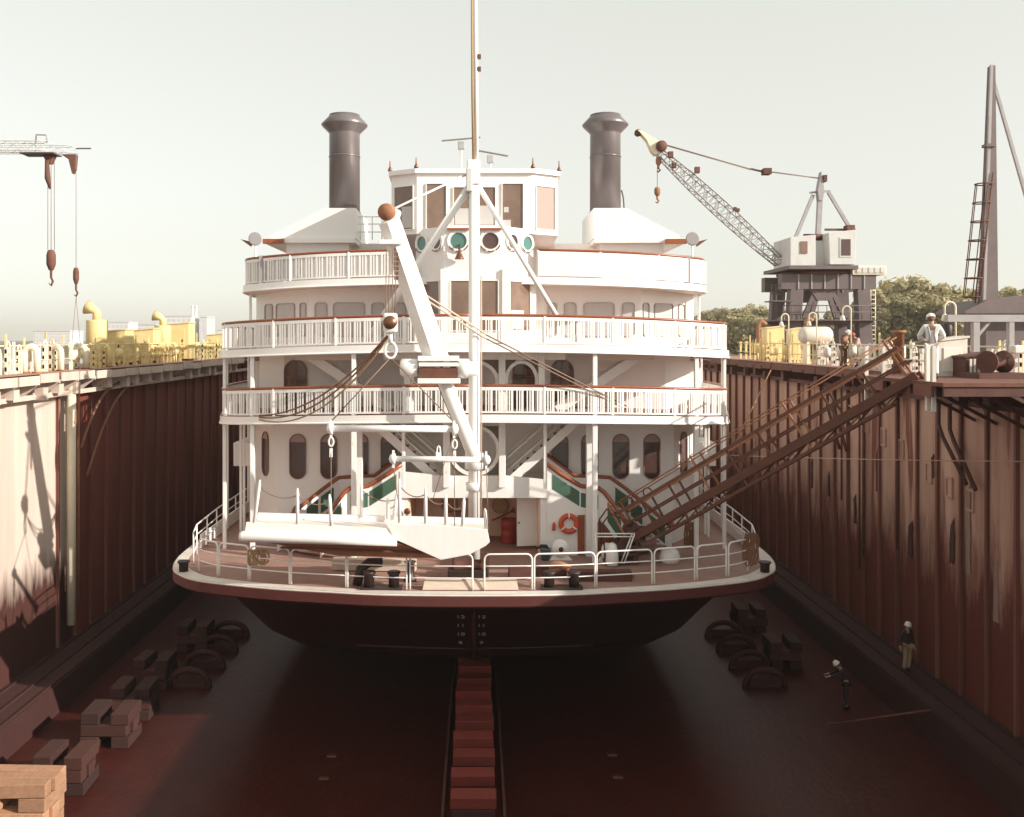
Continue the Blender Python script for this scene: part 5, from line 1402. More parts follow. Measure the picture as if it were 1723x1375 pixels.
person(Vector((13.2, 34.0, 0.0)), math.radians(-100), 1.74, 'person in dark clothes and white hard hat on the dock floor', M['navy'], M['navy'], M['helmet'],
       dict(spine=(0, -0.05, 1.12), chest=(0, -0.14, 1.30), neck=(0, -0.22, 1.42), head0=(0, -0.28, 1.48), head1=(0, -0.32, 1.55), shL=(0.17, -0.16, 1.37), shR=(-0.17, -0.16, 1.37), elL=(0.2, -0.4, 1.2), haL=(0.15, -0.6, 1.15), elR=(-0.2, -0.4, 1.2), haR=(-0.15, -0.6, 1.15)))

# ------------------------------------------------------------------ equipment on the wall tops
def vent_cowl(x, d, r, h, m, label, turn=1):
    b = Vector((x, d, WT))
    t = thing('ventilator', b, label, 'ventilator', 'ventilator cowls on the dock walls')
    MB().lathe([(r, 0), (r, h), (r * 0.98, h + 0.03), (0.25 * r, h + 0.06)], b, Z, 24).build('trunk', m, t)
    q = b + Z * (h + 0.05)
    MB().tube([q, q + Z * 0.35 * r * 2, q + Vector((turn * -0.18, 0, 0.5 * r * 2)), q + Vector((turn * -0.5, 0, 0.62 * r * 2))], [0.22 * r * 2, 0.2 * r * 2, 0.22 * r * 2, 0.36 * r * 2], 14).build('cowl', m, t)
    return t
def wx(px, d): return (px - CX) * d / F
vent_cowl(wx(163, 46), 46, 0.50, 2.18, M['yellow'], 'big round yellow ventilator with a cowl, left dock wall nearest the camera')
vent_cowl(wx(274, 55), 55, 0.46, 2.05, M['yellow'], 'round yellow ventilator with a cowl, left dock wall farther along')
def hut(px, d, w, h, m, label, dep=1.2, name='deck_cabinet', cat='cabinet', grp='cabinets on the dock walls', slope=0.12, y0=None):
    x = wx(px, d); b = Vector((x, d, WT))
    t = thing(name, b, label, cat, grp)
    MB().prism([b + Vector((-w / 2, -dep / 2, 0.12)), b + Vector((w / 2, -dep / 2, 0.12)), b + Vector((w / 2, -dep / 2, h)), b + Vector((-w / 2, -dep / 2, h - slope))], (0, dep, 0)).build('body', m, t, bev=0.02)
    MB().box(b + Vector((0, 0, 0.06)), (w * 0.9, dep * 0.9, 0.12)).build('plinth', M['darks'], t)
    MB().prism([b + Vector((-w / 2 - 0.05, -dep / 2 - 0.05, h - slope)), b + Vector((w / 2 + 0.05, -dep / 2 - 0.05, h)), b + Vector((w / 2 + 0.05, -dep / 2 - 0.05, h + 0.06)), b + Vector((-w / 2 - 0.05, -dep / 2 - 0.05, h - slope + 0.06))], (0, dep + 0.1, 0)).build('lid', m, t)
    MB().bb(b + Vector((-w * 0.30, -dep / 2 - 0.03, 0.3)), b + Vector((w * 0.30, -dep / 2 - 0.001, h - slope - 0.2))).build('door', m, t)
    MB().bb(b + Vector((w * 0.2, -dep / 2 - 0.07, h * 0.5)), b + Vector((w * 0.25, -dep / 2 - 0.03, h * 0.5 + 0.16))).build('handle', M['rust'], t)
    return t
for px, d, w, h, lb in ((199, 48, 1.15, 1.75, 'yellow cabinet right beside the big yellow ventilator on the left dock wall'), (247, 52, 1.15, 1.85, 'yellow cabinet just left of the farther yellow ventilator'), (304, 57, 1.35, 2.25, 'tallest yellow cabinet, right of the farther yellow ventilator'), (366, 66, 1.2, 1.65, 'last yellow cabinet on the left dock wall, beside the boat')):
    hut(px, d, w, h, M['yellow'], lb)
def bollard_hoop(px, d, m, label):
    x = wx(px, d); b = Vector((x, d, WT)); t = thing('pipe_bend', b, label, 'pipe bend', 'arched pipe bends on the left dock wall')
    MB().tube([b + Vector((-0.25, 0, 0)), b + Vector((-0.25, 0, 0.75))] + [b + Vector((-0.25 * math.cos(a), 0, 0.75 + 0.25 * math.sin(a))) for a in [math.pi * i / 8 for i in range(1, 8)]] + [b + Vector((0.25, 0, 0.75)), b + Vector((0.25, 0, 0))], 0.13, 12).build('pipe', m, t)
    MB().lathe([(0.2, 0), (0.2, 0.06)], b + Vector((-0.25, 0, 0)), Z, 14).build('flange', M['rustl'], t)
    MB().lathe([(0.2, 0), (0.2, 0.06)], b + Vector((0.25, 0, 0)), Z, 14).build('flange', M['rustl'], t)
pos = ('nearest', 'second', 'third', 'fourth', 'fifth', 'sixth')
for k, (px, d) in enumerate(((52, 36.5), (92, 38.8), (135, 41.5), (174, 44.5), (230, 50), (290, 56))):
    bollard_hoop(px, d, M['cream'] if k < 3 else M['yellow'], pos[k] + ' arched pale pipe bend along the left dock wall, counting from the camera')
# right wall
hut(1300, 58, 1.05, 2.05, M['yellow'], 'yellow cabinet farthest along the right dock wall, nearest the boat')
x = wx(1340, 53)
hut(1335, 53.5, 0.55, 1.9, M['yellow'], 'narrow yellow locker left of the white tank on the right dock wall', 0.8)
b = Vector((wx(1372, 50), 50, WT))
t = thing('tank', b, 'white cylindrical tank lying on legs behind the right dock fence', 'tank')
MB().lathe([(0.0, -0.85), (0.3, -0.84), (0.42, -0.72), (0.45, -0.6), (0.45, 0.6), (0.42, 0.72), (0.3, 0.84), (0, 0.85)], b + Vector((0, 0, 1.50)), (1, 0.1, 0), 24).build('shell', M['offw'], t)
for dx in (-0.5, 0.5): MB().bb(b + Vector((dx - 0.06, -0.35, 0)), b + Vector((dx + 0.06, 0.35, 1.15))).build('leg', M['cream'], t)
MB().tube([b + Vector((-0.5, 0, 1.9)), b + Vector((-0.5, 0, 2.2)), b + Vector((-0.35, 0, 2.4)), b + Vector((-0.15, 0, 2.25))], 0.11, 10).build('vent_pipe', M['rustl'], t)
for px, d, tp, lb in ((1276, 60, 541, 'bent rusty vent pipe left of the farthest yellow cabinet'), (1512, 36, 556, 'short stout rusty vent pipe left of the person in white')):
    b = Vector((wx(px, d), d, WT)); ht = ZE - (tp - CY) * d / F - WT
    if px < 1300: m = MB().tube([b, b + Z * (ht - 0.35), b + Vector((0.05, 0, ht - 0.1)), b + Vector((0.25, 0, ht)), b + Vector((0.5, 0, ht - 0.2))], 0.13, 10)
    else: m = MB().lathe([(0.2, 0), (0.2, ht - 0.1), (0.27, ht - 0.1), (0.27, ht), (0.1, ht)], b, Z, 16)
    tag(m.build('vent_pipe', M['rustl'], None, root=b), lb, 'vent pipe')
for px, d, tp, lb in ((1327, 50, 528, 'tall looped pale lamp pipe beside the farthest yellow cabinet'), (1374, 47, 526, 'tall looped pale lamp pipe above the white tank'), (1432, 43, 515, 'tall looped pale lamp pipe between the two people in hard hats'), (1608, 33, 508, 'tall looped pale lamp pipe right of the person in white')):
    b = Vector((wx(px, d), d, WT)); ht = ZE - (tp - CY) * d / F - WT
    t = thing('lamp_post', b, lb, 'lamp post', 'looped lamp posts on the right dock wall')
    r = 0.19
    MB().tube([b, b + Z * (ht - r)] + [b + Vector((-r + r * math.cos(a), 0, ht - r + r * math.sin(a))) for a in [math.pi * i / 8 for i in range(1, 8)]] + [b + Vector((-2 * r, 0, ht - r)), b + Vector((-2 * r, 0, ht - r - 0.25))], 0.03, 7).build('pole', M['cream'], t)
    MB().lathe([(0.03, 0), (0.08, -0.05), (0.12, -0.22), (0.09, -0.26), (0, -0.27)], b + Vector((-2 * r, 0, ht - r - 0.22)), Z, 12).build('lamp', M['offw'], t)
b = Vector((wx(1470, 43), 43, WT))
for k in range(3):
    pts = [b + Vector((0.5 * math.cos(a) + 0.25 + 0.1 * k, 0.1 * k, 0.3 + (0.75 - 0.12 * k) * math.sin(a))) for a in [math.pi * i / 12 for i in range(13)]]
    o = MB().tube(pts, 0.05, 8).build('hose', (M['offw'], M['cream'], M['ropeb'])[k], None, root=b)
    tag(o, ('pale hose looping highest beside the person in pink', 'cream hose in the middle of the loop beside the person in pink', 'brown hose lowest in the loop beside the person in pink')[k], 'hose', 'hoses on the right dock wall')
# near right: cabinets, lean-to and davit
hut(1592, 30.2, 0.95, 1.35, M['offw'], 'white cabinet just right of the person in white', 0.8)
t = hut(1634, 29.4, 0.75, 0.85, M['darks'], 'low dark cabinet with vertical slots right of the white cabinet', 0.8)
for k in range(5):
    b = Vector((wx(1634, 29.4) - 0.24 + 0.12 * k, 29.4 - 0.44, WT))
    MB().bb(b + Vector((-0.035, -0.02, 0.3)), b + Vector((0.035, 0.0, 0.7))).build('slot', M['offw'], t)
b = Vector((wx(1650, 31), 31, WT))
dv_ = thing('davit', b, 'steel davit beam with a dark hook block, right of the person in white', 'davit')
MB().bb((wx(1641, 31) - 0.1, 30.9, WT), (wx(1641, 31) + 0.1, 31.1, 13.75)).build('column', M['grey'], dv_)
MB().bb((wx(1592, 31), 30.88, 13.75), (wx(1740, 31), 31.12, 13.98)).build('beam', M['grey'], dv_)
MB().bb((wx(1700, 31) - 0.08, 30.9, WT), (wx(1700, 31) + 0.08, 31.1, 13.75)).build('column', M['grey'], dv_)
p = Vector((wx(1594, 31), 31, 13.7))
MB().tube([p, p - Z * 0.1, p + Vector((0.02, 0, -0.45)), p + Vector((-0.06, 0, -0.62)), p + Vector((-0.1, 0, -0.95))], [0.10, 0.16, 0.12, 0.05, 0.07], 10).build('hook_block', M['black'], dv_)
MB().bar((wx(1641, 31), 31, 13.2), (wx(1665, 31), 31, 13.75), 0.08, 0.08).build('knee', M['grey'], dv_)
m = MB(); b = Vector((wx(1605, 31.5), 31.5, WT)); m.lathe([(0.16, 0), (0.18, 0.05), (0.18, 0.62), (0.14, 0.7), (0.05, 0.72)], b + Z * 0.55, Z, 16); m.box(b + Z * 0.28, (0.4, 0.4, 0.56))
tag(m.build('gas_bottle', M['yellow'], None, root=b), 'yellow canister behind the white cabinet', 'canister')
b = Vector((wx(1675, 28.5), 28.5, WT))
wn_ = thing('winch', b, 'dark mooring winch at the right edge of the picture', 'winch')
MB().box(b + Z * 0.15, (1.6, 1.2, 0.3)).build('bed', M['darks'], wn_)
MB().lathe([(0.34, -0.45), (0.34, -0.4), (0.17, -0.37), (0.17, 0.37), (0.34, 0.4), (0.34, 0.45)], b + Z * 0.62, (1, 0.6, 0), 20).build('drum', M['darks'], wn_)
MB().box(b + Vector((0.5, -0.3, 1.0)), (0.4, 0.35, 0.25)).build('motor', M['offw'], wn_, bev=0.05)

# ------------------------------------------------------------------ cranes
def lattice(p, q, w, h, n, m, parent, name, up=Z, r=0.05, taper=0.5):
    """four-chord lattice boom, chords as parts and the lacing as one part"""
    p = Vector(p); q = Vector(q); a = (q - p).normalized(); s_ = a.cross(up).normalized(); u = s_.cross(a)
    def cn(t, i, j):
        k = 1 - (1 - taper) * abs(2 * t - 0.9) ** 2 if taper < 1 else 1
        return p.lerp(q, t) + s_ * i * w / 2 * k + u * j * h / 2 * k
    C4 = ((-1, -1), (1, -1), (1, 1), (-1, 1))
    first = None
    for i, j in C4:
        o = MB().tube([cn(t / n, i, j) for t in range(n + 1)], r, 6).build('boom_chord', m, parent); first = first or o
    lc = MB()
    for k in range(n):
        for f in range(4):
            A_, B_ = C4[f], C4[(f + 1) % 4]
            if k % 2: A_, B_ = B_, A_
            lc.tube([cn(k / n, *A_), cn((k + 1) / n, *B_)], r * 0.55, 4, cap=False)
            lc.tube([cn(k / n, *A_), cn(k / n, *B_)], r * 0.5, 4, cap=False)
    o = lc.build(name, m, parent); o['kind'] = 'stuff'
    return o
DC = 72.0
K = lambda px, py, dd=0.0: P(px, py, DC) + Vector((0, dd, 0))
pc = thing('portal_crane', (K(1388, 560).x, DC + 2, 8.0), 'grey portal crane with a lattice boom standing right behind the dock wall', 'crane')
# portal legs
def leg(px0, py0, px1, dd, w):
    a = K(px0, py0, dd); b = K(px1, 560, dd); b.z = 8.1
    a2 = a; dirv = (b - a)
    return MB().bar(a2, b, w, w * 0.9, up=Vector((0, 1, 0))).build('portal_leg', M['dgrey'], pc, bev=0.04)
for dd in (0, 4.2):
    leg(1338, 487, 1326, dd, 1.0); leg(1450, 487, 1458, dd, 1.0)
    MB().bb(K(1312, 487, dd - 0.45), K(1470, 462, dd + 0.45)).build('portal_girder', M['dgrey'], pc)
    for x in (1340, 1362, 1384, 1406, 1428, 1450): MB().bb(K(x - 1, 487, dd - 0.52), K(x + 1, 462, dd - 0.45)).build('stiffener', M['grey'], pc)
    for a, b in (((1372, 488), (1338, 570)), ((1378, 488), (1362, 540)), ((1392, 488), (1408, 540)), ((1398, 488), (1440, 570))):
        if dd == 0: MB().bar(K(*a, dd), K(*b, dd), 0.32, 0.3, up=Vector((0, 1, 0))).build('portal_brace', M['dgrey'], pc)
    MB().prism([K(1362, 487, dd - 0.2), K(1408, 487, dd - 0.2), K(1396, 506, dd - 0.2), K(1374, 506, dd - 0.2)], (0, 0.4, 0)).build('gusset', M['dgrey'], pc)
    MB().bb(K(1314, 545, dd - 0.3), K(1468, 538, dd + 0.3)).build('tie_beam', M['dgrey'], pc)
MB().bb(K(1310, 540, -1.1), K(1472, 538.5, 5.4)).build('walkway', M['dgrey'], pc)
m = MB()
for k in range(12): m.tube([K(1310 + 14.5 * k, 538, -1.1), K(1310 + 14.5 * k, 515, -1.1)], 0.035, 5)
for y in (515, 526): m.tube([K(1310, y, -1.1), K(1472, y, -1.1)], 0.035, 5)
for x in (1298, 1306, 1318):
    m.tube([K(x, 540, 0), K(x, 478, 0)], 0.035, 5)
for y in (480, 495, 508, 520, 532): m.tube([K(1298, y, 0), K(1318, y, 0)], 0.03, 5)
m.build('walkway_railing', M['dgrey'], pc)
MB().bb(K(1296, 508, -0.6), K(1330, 506, 1.5)).build('side_landing', M['dgrey'], pc)
m = MB()
for x in (1474, 1482): m.tube([K(x, 580, 1), K(x, 486, 1)], 0.05, 5)
for k in range(12): m.tube([K(1474, 488 + 7.5 * k, 1), K(1482, 488 + 7.5 * k, 1)], 0.035, 5)
m.build('ladder', M['cream'], pc)
# slewing ring, deck and houses
MB().lathe([(2.9, 0), (2.9, 0.25), (2.5, 0.25), (2.5, 0.6)], K(1388, 462, 2.1), Z, 28).build('slewing_ring', M['darks'], pc)
MB().bb(K(1318, 455, -1.4), K(1432, 449, 5.0)).build('machine_deck', M['dgrey'], pc)
MB().prism([K(1321, 450, -1.2), K(1363, 450, -1.2), K(1363, 398, -1.2), K(1321, 402, -1.2)], (0, 4.0, 0)).build('machine_house', M['lgrey'], pc, bev=0.03)
MB().prism([K(1388, 447, -1.0), K(1430, 447, -1.0), K(1432, 389, -1.0), K(1386, 394, -1.0)], (0, 4.6, 0)).build('driver_cab', M['lgrey'], pc, bev=0.03)
MB().bb(K(1363, 449, 0.2), K(1388, 405, 4.0)).build('engine_house', M['lgrey'], pc)
MB().bb(K(1338, 429, -1.27), K(1349, 409, -1.19)).build('house_window', M['trim'], pc)
MB().bb(K(1407, 432, -1.07), K(1422, 405, -0.99)).build('cab_window', M['glass'], pc)
MB().bb(K(1404, 435, -1.04), K(1425, 402, -0.985)).build('window_frame', M['lgrey'], pc)
MB().bb(K(1430, 463, -0.6), K(1486, 448, 4.2)).build('counterweight_deck', M['cream'], pc)
for k in range(5): MB().bb(K(1436 + 10 * k, 460, -0.68), K(1443 + 10 * k, 451, -0.6)).build('counterweight_panel', M['lgrey'], pc)
MB().lathe([(0.25, -0.7), (0.25, 0.7)], K(1372, 398, 0.5), (1, 0, 0), 14).build('hoist_drum', M['darks'], pc)
# gantry mast
for a, b, w in (((1389, 300), (1384, 402), 0.35), ((1376, 325), (1345, 400), 0.24), ((1402, 320), (1439, 382), 0.24), ((1385, 395), (1404, 450), 0.22), ((1391, 300), (1386, 402), 0.2)):
    MB().bar(K(*a, 1.0), K(*b, 1.0), w, w, up=Vector((0, 1, 0))).build('gantry_leg', M['grey'], pc)
MB().prism([K(1382, 318, 0.7), K(1388, 286, 0.7), K(1393, 318, 0.7), K(1390, 335, 0.7), K(1384, 335, 0.7)], (0, 0.6, 0)).build('mast_head', M['grey'], pc)
MB().bb(K(1391, 303, 0.6), K(1397, 292, 1.4)).build('head_sheave', M['darks'], pc)
MB().bar(K(1370, 321, 1.0), K(1405, 318, 1.0), 0.14, 0.14).build('head_arm', M['grey'], pc)
MB().bar(K(1396, 384, 1.0), K(1448, 384, 1.0), 0.16, 0.16).build('rear_arm', M['rust'], pc)
MB().bb(K(1431, 386, 0.6), K(1444, 377, 1.4)).build('rear_sheave', M['rust'], pc)
# boom
bq0, bq1 = K(1320, 440, 1.2), K(1106, 244, 1.2)
lattice(bq0, bq1, 1.0, 1.25, 22, M['grey'], pc, 'boom_lacing', up=Vector((0, 1, 0)), r=0.055, taper=0.55)
tip = MB().prism([K(1076, 214, 0.8), K(1084, 216, 0.8), K(1122, 240, 0.8), K(1122, 250, 0.8), K(1106, 257, 0.8), K(1100, 250, 0.8), K(1092, 232, 0.8)], (0, 0.8, 0)).build('boom_tip', M['cream'], pc)
MB().lathe([(0.0, -0.25), (0.25, -0.25), (0.28, 0), (0.25, 0.25), (0, 0.25)], K(1078, 218, 1.2), (0, 1, 0), 16).build('tip_sheave', M['rust'], tip)
MB().lathe([(0.0, -0.25), (0.4, -0.25), (0.44, 0), (0.4, 0.25), (0, 0.25)], K(1116, 243, 0.7), (0, 1, 0), 16).build('tip_sheave', M['rust'], tip)
for x, y, w in ((1131, 258, 0.35), (1137, 276, 0.3), (1176, 284, 0.35), (1240, 350, 0.2), (1245, 352, 0.2)):
    MB().box(K(x, y, 0.6), (w, 0.4, w * 1.3)).build('boom_fitting', M['rust'], pc)
for o_ in (0, 0.25):
    MB().tube([K(1118, 236, 1.2 + o_), K(1272, 280, 1.2 + o_)], 0.03, 4).build('pendant_line', M['wire'], pc)
    MB().tube([K(1304, 284, 1.2 + o_), K(1388, 296, 1.0 + o_)], 0.022, 4).build('pendant_line', M['wire'], pc)
MB().bar(K(1271, 279, 1.3), K(1292, 284, 1.3), 0.16, 0.12).build('bridle_bar', M['darks'], pc)
MB().bb(K(1292, 289, 0.9), K(1305, 279, 1.7)).build('bridle_block', M['darks'], pc)
def hook(px, y0, y1, ytop, d, m, label, r=0.3, wires=2):
    c = P(px, y1, d); top = P(px, ytop, d)
    t = thing('crane_hook', c, label, 'crane hook', 'hook blocks hanging from cranes')
    a, b = P(px, y0, d), P(px, y1, d)
    L_ = a.z - b.z
    MB().lathe([(0.0, 0), (r * 0.7, -0.02 * L_), (r, -0.15 * L_), (r, -0.40 * L_), (r * 0.55, -0.55 * L_), (0.05, -0.58 * L_)], a, Z, 12).build('block', m, t)
    q = a - Z * 0.56 * L_
    MB().tube([q, q - Z * 0.2 * L_, q - Z * 0.3 * L_ + Vector((0.12, 0, 0)), q - Z * 0.42 * L_, q - Z * 0.36 * L_ - Vector((0.14, 0, 0))], [0.09, 0.08, 0.08, 0.07, 0.04], 8).build('hook', m, t)
    for k in range(wires):
        x = (k - (wires - 1) / 2) * 0.22
        MB().tube([top + Vector((x, 0, 0)), a + Vector((x, 0, 0))], 0.022, 4).build('hoist_wire', M['wire'], t)
    return t
hook(1108, 264, 290, 254, DC + 1.2, M['rustl'], 'upper rusty hook block close under the portal crane boom tip', 0.22, 1)
hook(1106, 315, 342, 252, DC + 1.2, M['rustl'], 'lower rusty hook block hanging from the portal crane boom tip', 0.24, 1)
# crane on the near right with its caged ladder
DR = 39.0
rc = thing('wall_crane', (wx(1690, DR), DR, WT), 'grey crane column with a caged ladder at the right edge of the picture', 'crane')
KR = lambda px, py, dd=0.0: P(px, py, DR) + Vector((0, dd, 0))
m = MB().add([KR(1657, 528), KR(1680, 528), KR(1680, 528, 0.6), KR(1657, 528, 0.6), KR(1668, 110), KR(1675, 110), KR(1675, 110, 0.3), KR(1668, 110, 0.3)], [(0, 1, 2, 3), (4, 5, 6, 7), (0, 1, 5, 4), (1, 2, 6, 5), (2, 3, 7, 6), (3, 0, 4, 7)])
m.build('column', M['dgrey'], rc)
MB().bar(KR(1654, 528, -0.05), KR(1667, 110, -0.05), 0.11, 0.10, up=Vector((0, 1, 0))).build('column_edge', M['grey'], rc)
MB().bar(KR(1790, 500, 0.6), KR(1674, 120, 0.3), 0.12, 0.12, up=Vector((0, 1, 0))).build('back_stay', M['grey'], rc)
m = MB().prism([KR(1618, 528, -0.3), KR(1800, 528, -0.3), KR(1800, 490, -0.3), KR(1655, 505, -0.3), KR(1618, 524, -0.3)], (0, 2.6, 0)); m.build('machine_roof', M['dgrey'], rc)
MB().bb(KR(1668, 610, 0.4), KR(1830, 528, 2.2)).build('machine_house', M['dgrey'], rc)
cg = lambda t, i, r=0.33: KR(1634 + 0, 500).lerp(KR(1655, 310), t) + Vector((r * math.cos(i), r * math.sin(i), 0))
for k in range(7):
    t_ = k / 6
    MB().tube([cg(t_, a) for a in [2 * math.pi * i / 14 for i in range(14)]], 0.028, 5, closed=True).build('cage_hoop', M['rust'], rc)
for i in range(5):
    MB().tube([cg(0, 2 * math.pi * i / 5 + 2.2), cg(1, 2 * math.pi * i / 5 + 2.2)], 0.022, 5).build('cage_bar', M['rust'], rc)
for i in (0.5, -0.5): MB().tube([cg(-0.05, i, 0.3), cg(1.1, i, 0.3)], 0.03, 5).build('ladder_rail', M['rust'], rc)
m = MB()
for k in range(24): m.tube([cg(k / 23, 0.5, 0.3), cg(k / 23, -0.5, 0.3)], 0.016, 4)
m.build('rungs', M['rust'], rc)
MB().bb(KR(1656, 248, -0.2), KR(1672, 243, 0.2)).build('bracket_arm', M['dgrey'], rc)
# pale crane jibs entering from the left, with hooks
DL = 64.0
KL = lambda px, py, dd=0.0: P(px, py, DL) + Vector((0, dd, 0))
lc = thing('tower_crane', (KL(-260, 560).x, DL, 8.0), 'pale hammerhead crane whose jib end hangs in from the left edge', 'crane')
lattice(KL(-420, 247), KL(84, 247), 0.9, 0.62, 30, M['lgrey'], lc, 'jib_lacing', r=0.035, taper=1.0)
lattice(Vector((KL(-260, 250).x, DL, 8.0)), KL(-260, 250), 1.8, 1.8, 14, M['lgrey'], lc, 'tower_lacing', up=Vector((0, 1, 0)), r=0.1, taper=1.0)
MB().bb(KL(40, 261, -0.7), KL(97, 259, 0.7)).build('jib_walkway', M['dgrey'], lc)
MB().tube([KL(60, 240), KL(61, 227), KL(78, 227), KL(79, 240)], 0.06, 6).build('jib_frame', M['grey'], lc)
MB().prism([KL(72, 262), KL(90, 262), KL(84, 275), KL(79, 275)], (0, 0.5, 0)).build('trolley', M['rust'], lc)
MB().tube([KL(79, 270), KL(80, 300), KL(84, 318)], [0.14, 0.2, 0.06], 8).build('cable_reel', M['rust'], lc)
hook(86, 420, 482, 270, DL, M['rust'], 'rusty hook block hanging from the nearer jib at the left edge', 0.30, 3)
lc2 = thing('tower_crane', (KL(-320, 560).x, DL + 9, 8.0), 'pale second crane jib behind the first one at the left edge', 'crane')
lattice(P(-480, 252, DL + 9), P(128, 252, DL + 9), 0.8, 0.5, 36, M['lgrey'], lc2, 'jib_lacing', r=0.03, taper=1.0)
lattice(Vector((P(-320, 251, DL + 9).x, DL + 9, 8.0)), P(-320, 251, DL + 9), 1.8, 1.8, 14, M['lgrey'], lc2, 'tower_lacing', up=Vector((0, 1, 0)), r=0.1, taper=1.0)
MB().bar(P(128, 250, DL + 9), P(153, 250, DL + 9), 0.1, 0.1).build('jib_spar', M['dgrey'], lc2)
MB().prism([P(103, 260, DL + 9), P(127, 260, DL + 9), P(125, 285, DL + 9), P(121, 292, DL + 9), P(115, 268, DL + 9)], (0, 0.5, 0)).build('trolley', M['rust'], lc2)
t = hook(128, 450, 500, 262, DL + 9, M['rust'], 'slimmer rusty hook block hanging from the farther jib at the left', 0.22, 1)
for dx in (-0.35, 0.35):
    MB().tube([P(128, 500, DL + 9), P(128, 585, DL + 9) + Vector((dx, 0, 0))], 0.02, 4).build('sling_leg', M['wire'], t)
# lines
cable('mooring_line', sag(P(1196, 765, 36.5), P(1760, 777, 27.6), 0.05, 10), 0.018, M['pink'], 'thin pale line stretched level across the right dock wall', 'line')
cable('guy_rope', [P(1232, 757, 37.5), P(1297, 623, 45)], 0.03, M['rustl'], 'slanting rusty rope from the right deck corner up to the dock wall', 'rope')

# ------------------------------------------------------------------ docking blocks
rb = random.Random(21)
kb = thing('keel_block', (SX, 24.5, 0), 'block of the red-capped keel block row under the bow', 'keel block', 'keel blocks along the dock centre line')
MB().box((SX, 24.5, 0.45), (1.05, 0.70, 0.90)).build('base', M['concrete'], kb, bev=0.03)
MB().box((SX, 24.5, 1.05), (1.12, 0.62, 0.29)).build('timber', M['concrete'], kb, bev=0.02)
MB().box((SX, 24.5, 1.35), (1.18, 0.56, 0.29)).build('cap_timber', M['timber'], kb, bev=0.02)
nth = ('nearest', 'second', 'third', 'fourth', 'fifth', 'sixth', 'seventh', 'eighth', 'ninth', 'tenth', 'eleventh', 'farthest')
kb['label'] = 'nearest red-capped keel block on the centre line, counting from the camera'
for k in range(1, 12):
    c = dup(kb, (SX + rb.uniform(-0.03, 0.03), 24.5 + 1.22 * k, 0), nth[k] + ' red-capped keel block on the centre line, counting from the camera')
    c.rotation_euler.z = rb.uniform(-0.02, 0.02)
for s_ in (-1, 1):
    o = MB().bb((SX + s_ * 0.86 - 0.04, 20, 0), (SX + s_ * 0.86 + 0.04, 60, 0.12)).build('guide_rail', M['rust'], None, root=(SX + s_ * 0.86, 25, 0))
    tag(o, ('left', 'right')[s_ > 0] + ' steel guide rail beside the keel block row', 'rail', 'guide rails on the dock floor')
def bilge(x, d, w, label, m, lit=False):
    t = thing('bilge_block', (x, d, 0), label, 'bilge block', 'bilge blocks along the dock sides')
    h = 0
    for k in range(4 if m is not M['timberd'] else 3):
        n = 3 if k % 2 else 2
        for j in range(n):
            if k % 2:
                MB().box((x + rb.uniform(-.05, .05) , d + (j - 1) * 0.42, h + 0.19), (w * rb.uniform(0.9, 1.05), 0.38, 0.36), Matrix.Rotation(rb.uniform(-.05, .05), 3, 'Z')).build('timber', m, t, bev=0.02)
            else:
                MB().box((x + (j - 0.5) * w * 0.62, d + rb.uniform(-.05, .05), h + 0.19), (w * 0.36, 1.25, 0.36), Matrix.Rotation(rb.uniform(-.05, .05), 3, 'Z')).build('timber', m, t, bev=0.02)
        h += 0.38
    return t
nm = ('nearest', 'second', 'third', 'fourth', 'fifth', 'sixth', 'seventh', 'eighth')
for k, (d, w) in enumerate(((25.5, 2.0), (28.0, 1.5), (31.2, 1.6), (33.4, 1.4), (36.3, 1.3), (40.5, 1.3))):
    bilge(-12.1 + rb.uniform(-.2, .2), d, w, nm[k] + ' timber block in the stepped row left of the hull, counting from the camera', M['timberd'] if k else M['timberl'])  # nearest pile coloured as sunlit, the others as shaded
for k, d in enumerate((38.4, 43.0)):
    bilge(12.4 + rb.uniform(-.2, .2), d, 1.3, nm[k] + ' timber block in the row right of the hull, counting from the camera', M['timberd'])
# curved haul-block ribs beside the hull
for s_, side_ in ((-1, 'left'), (1, 'right')):
    for k in range(4):
        d = 36.0 + 2.0 * k; x = s_ * 10.9
        o = MB()
        arc = [(x + 0.75 * math.cos(a) * s_, d, 0.12 + 0.55 * math.sin(a)) for a in [math.pi * i / 10 for i in range(11)]]
        o.tube([(arc[0][0], d, 0)] + arc + [(arc[-1][0], d, 0)], 0.12, 8)
        o.bb((x - 0.6, d - 0.05, 0.0), (x + 0.6, d + 0.05, 0.35))
        tag(o.build('side_cradle', M['concrete'], None, root=(x, d, 0)), nm[k] + ' rounded cradle on the floor ' + side_ + ' of the hull from the camera', 'cradle', 'rounded cradles beside the hull')
# a pipe leaning on the right ledge
cable('pipe', [Vector((11.9, 32.3, 0.1)), Vector((14.6, 30.6, 1.25))], 0.035, M['rust'], 'long thin pipe leaning on the right ledge near the worker on the floor', 'pipe')
for k, (px, py) in enumerate(((558, 1273), (545, 1311), (1030, 1271), (1040, 1309))):
    d = 13.15 * F / (py - CY); c = P(px, py, d); c.z = 0.06
    tag(MB().box(c, (0.30, 0.14, 0.05)).build('floor_plate', M['rust'], None, bev=0.01, root=c), ('farther', 'nearer')[k % 2] + ' small pale plate on the floor ' + ('left', 'right')[k > 1] + ' of the keel blocks', 'plate', 'small plates on the dock floor')

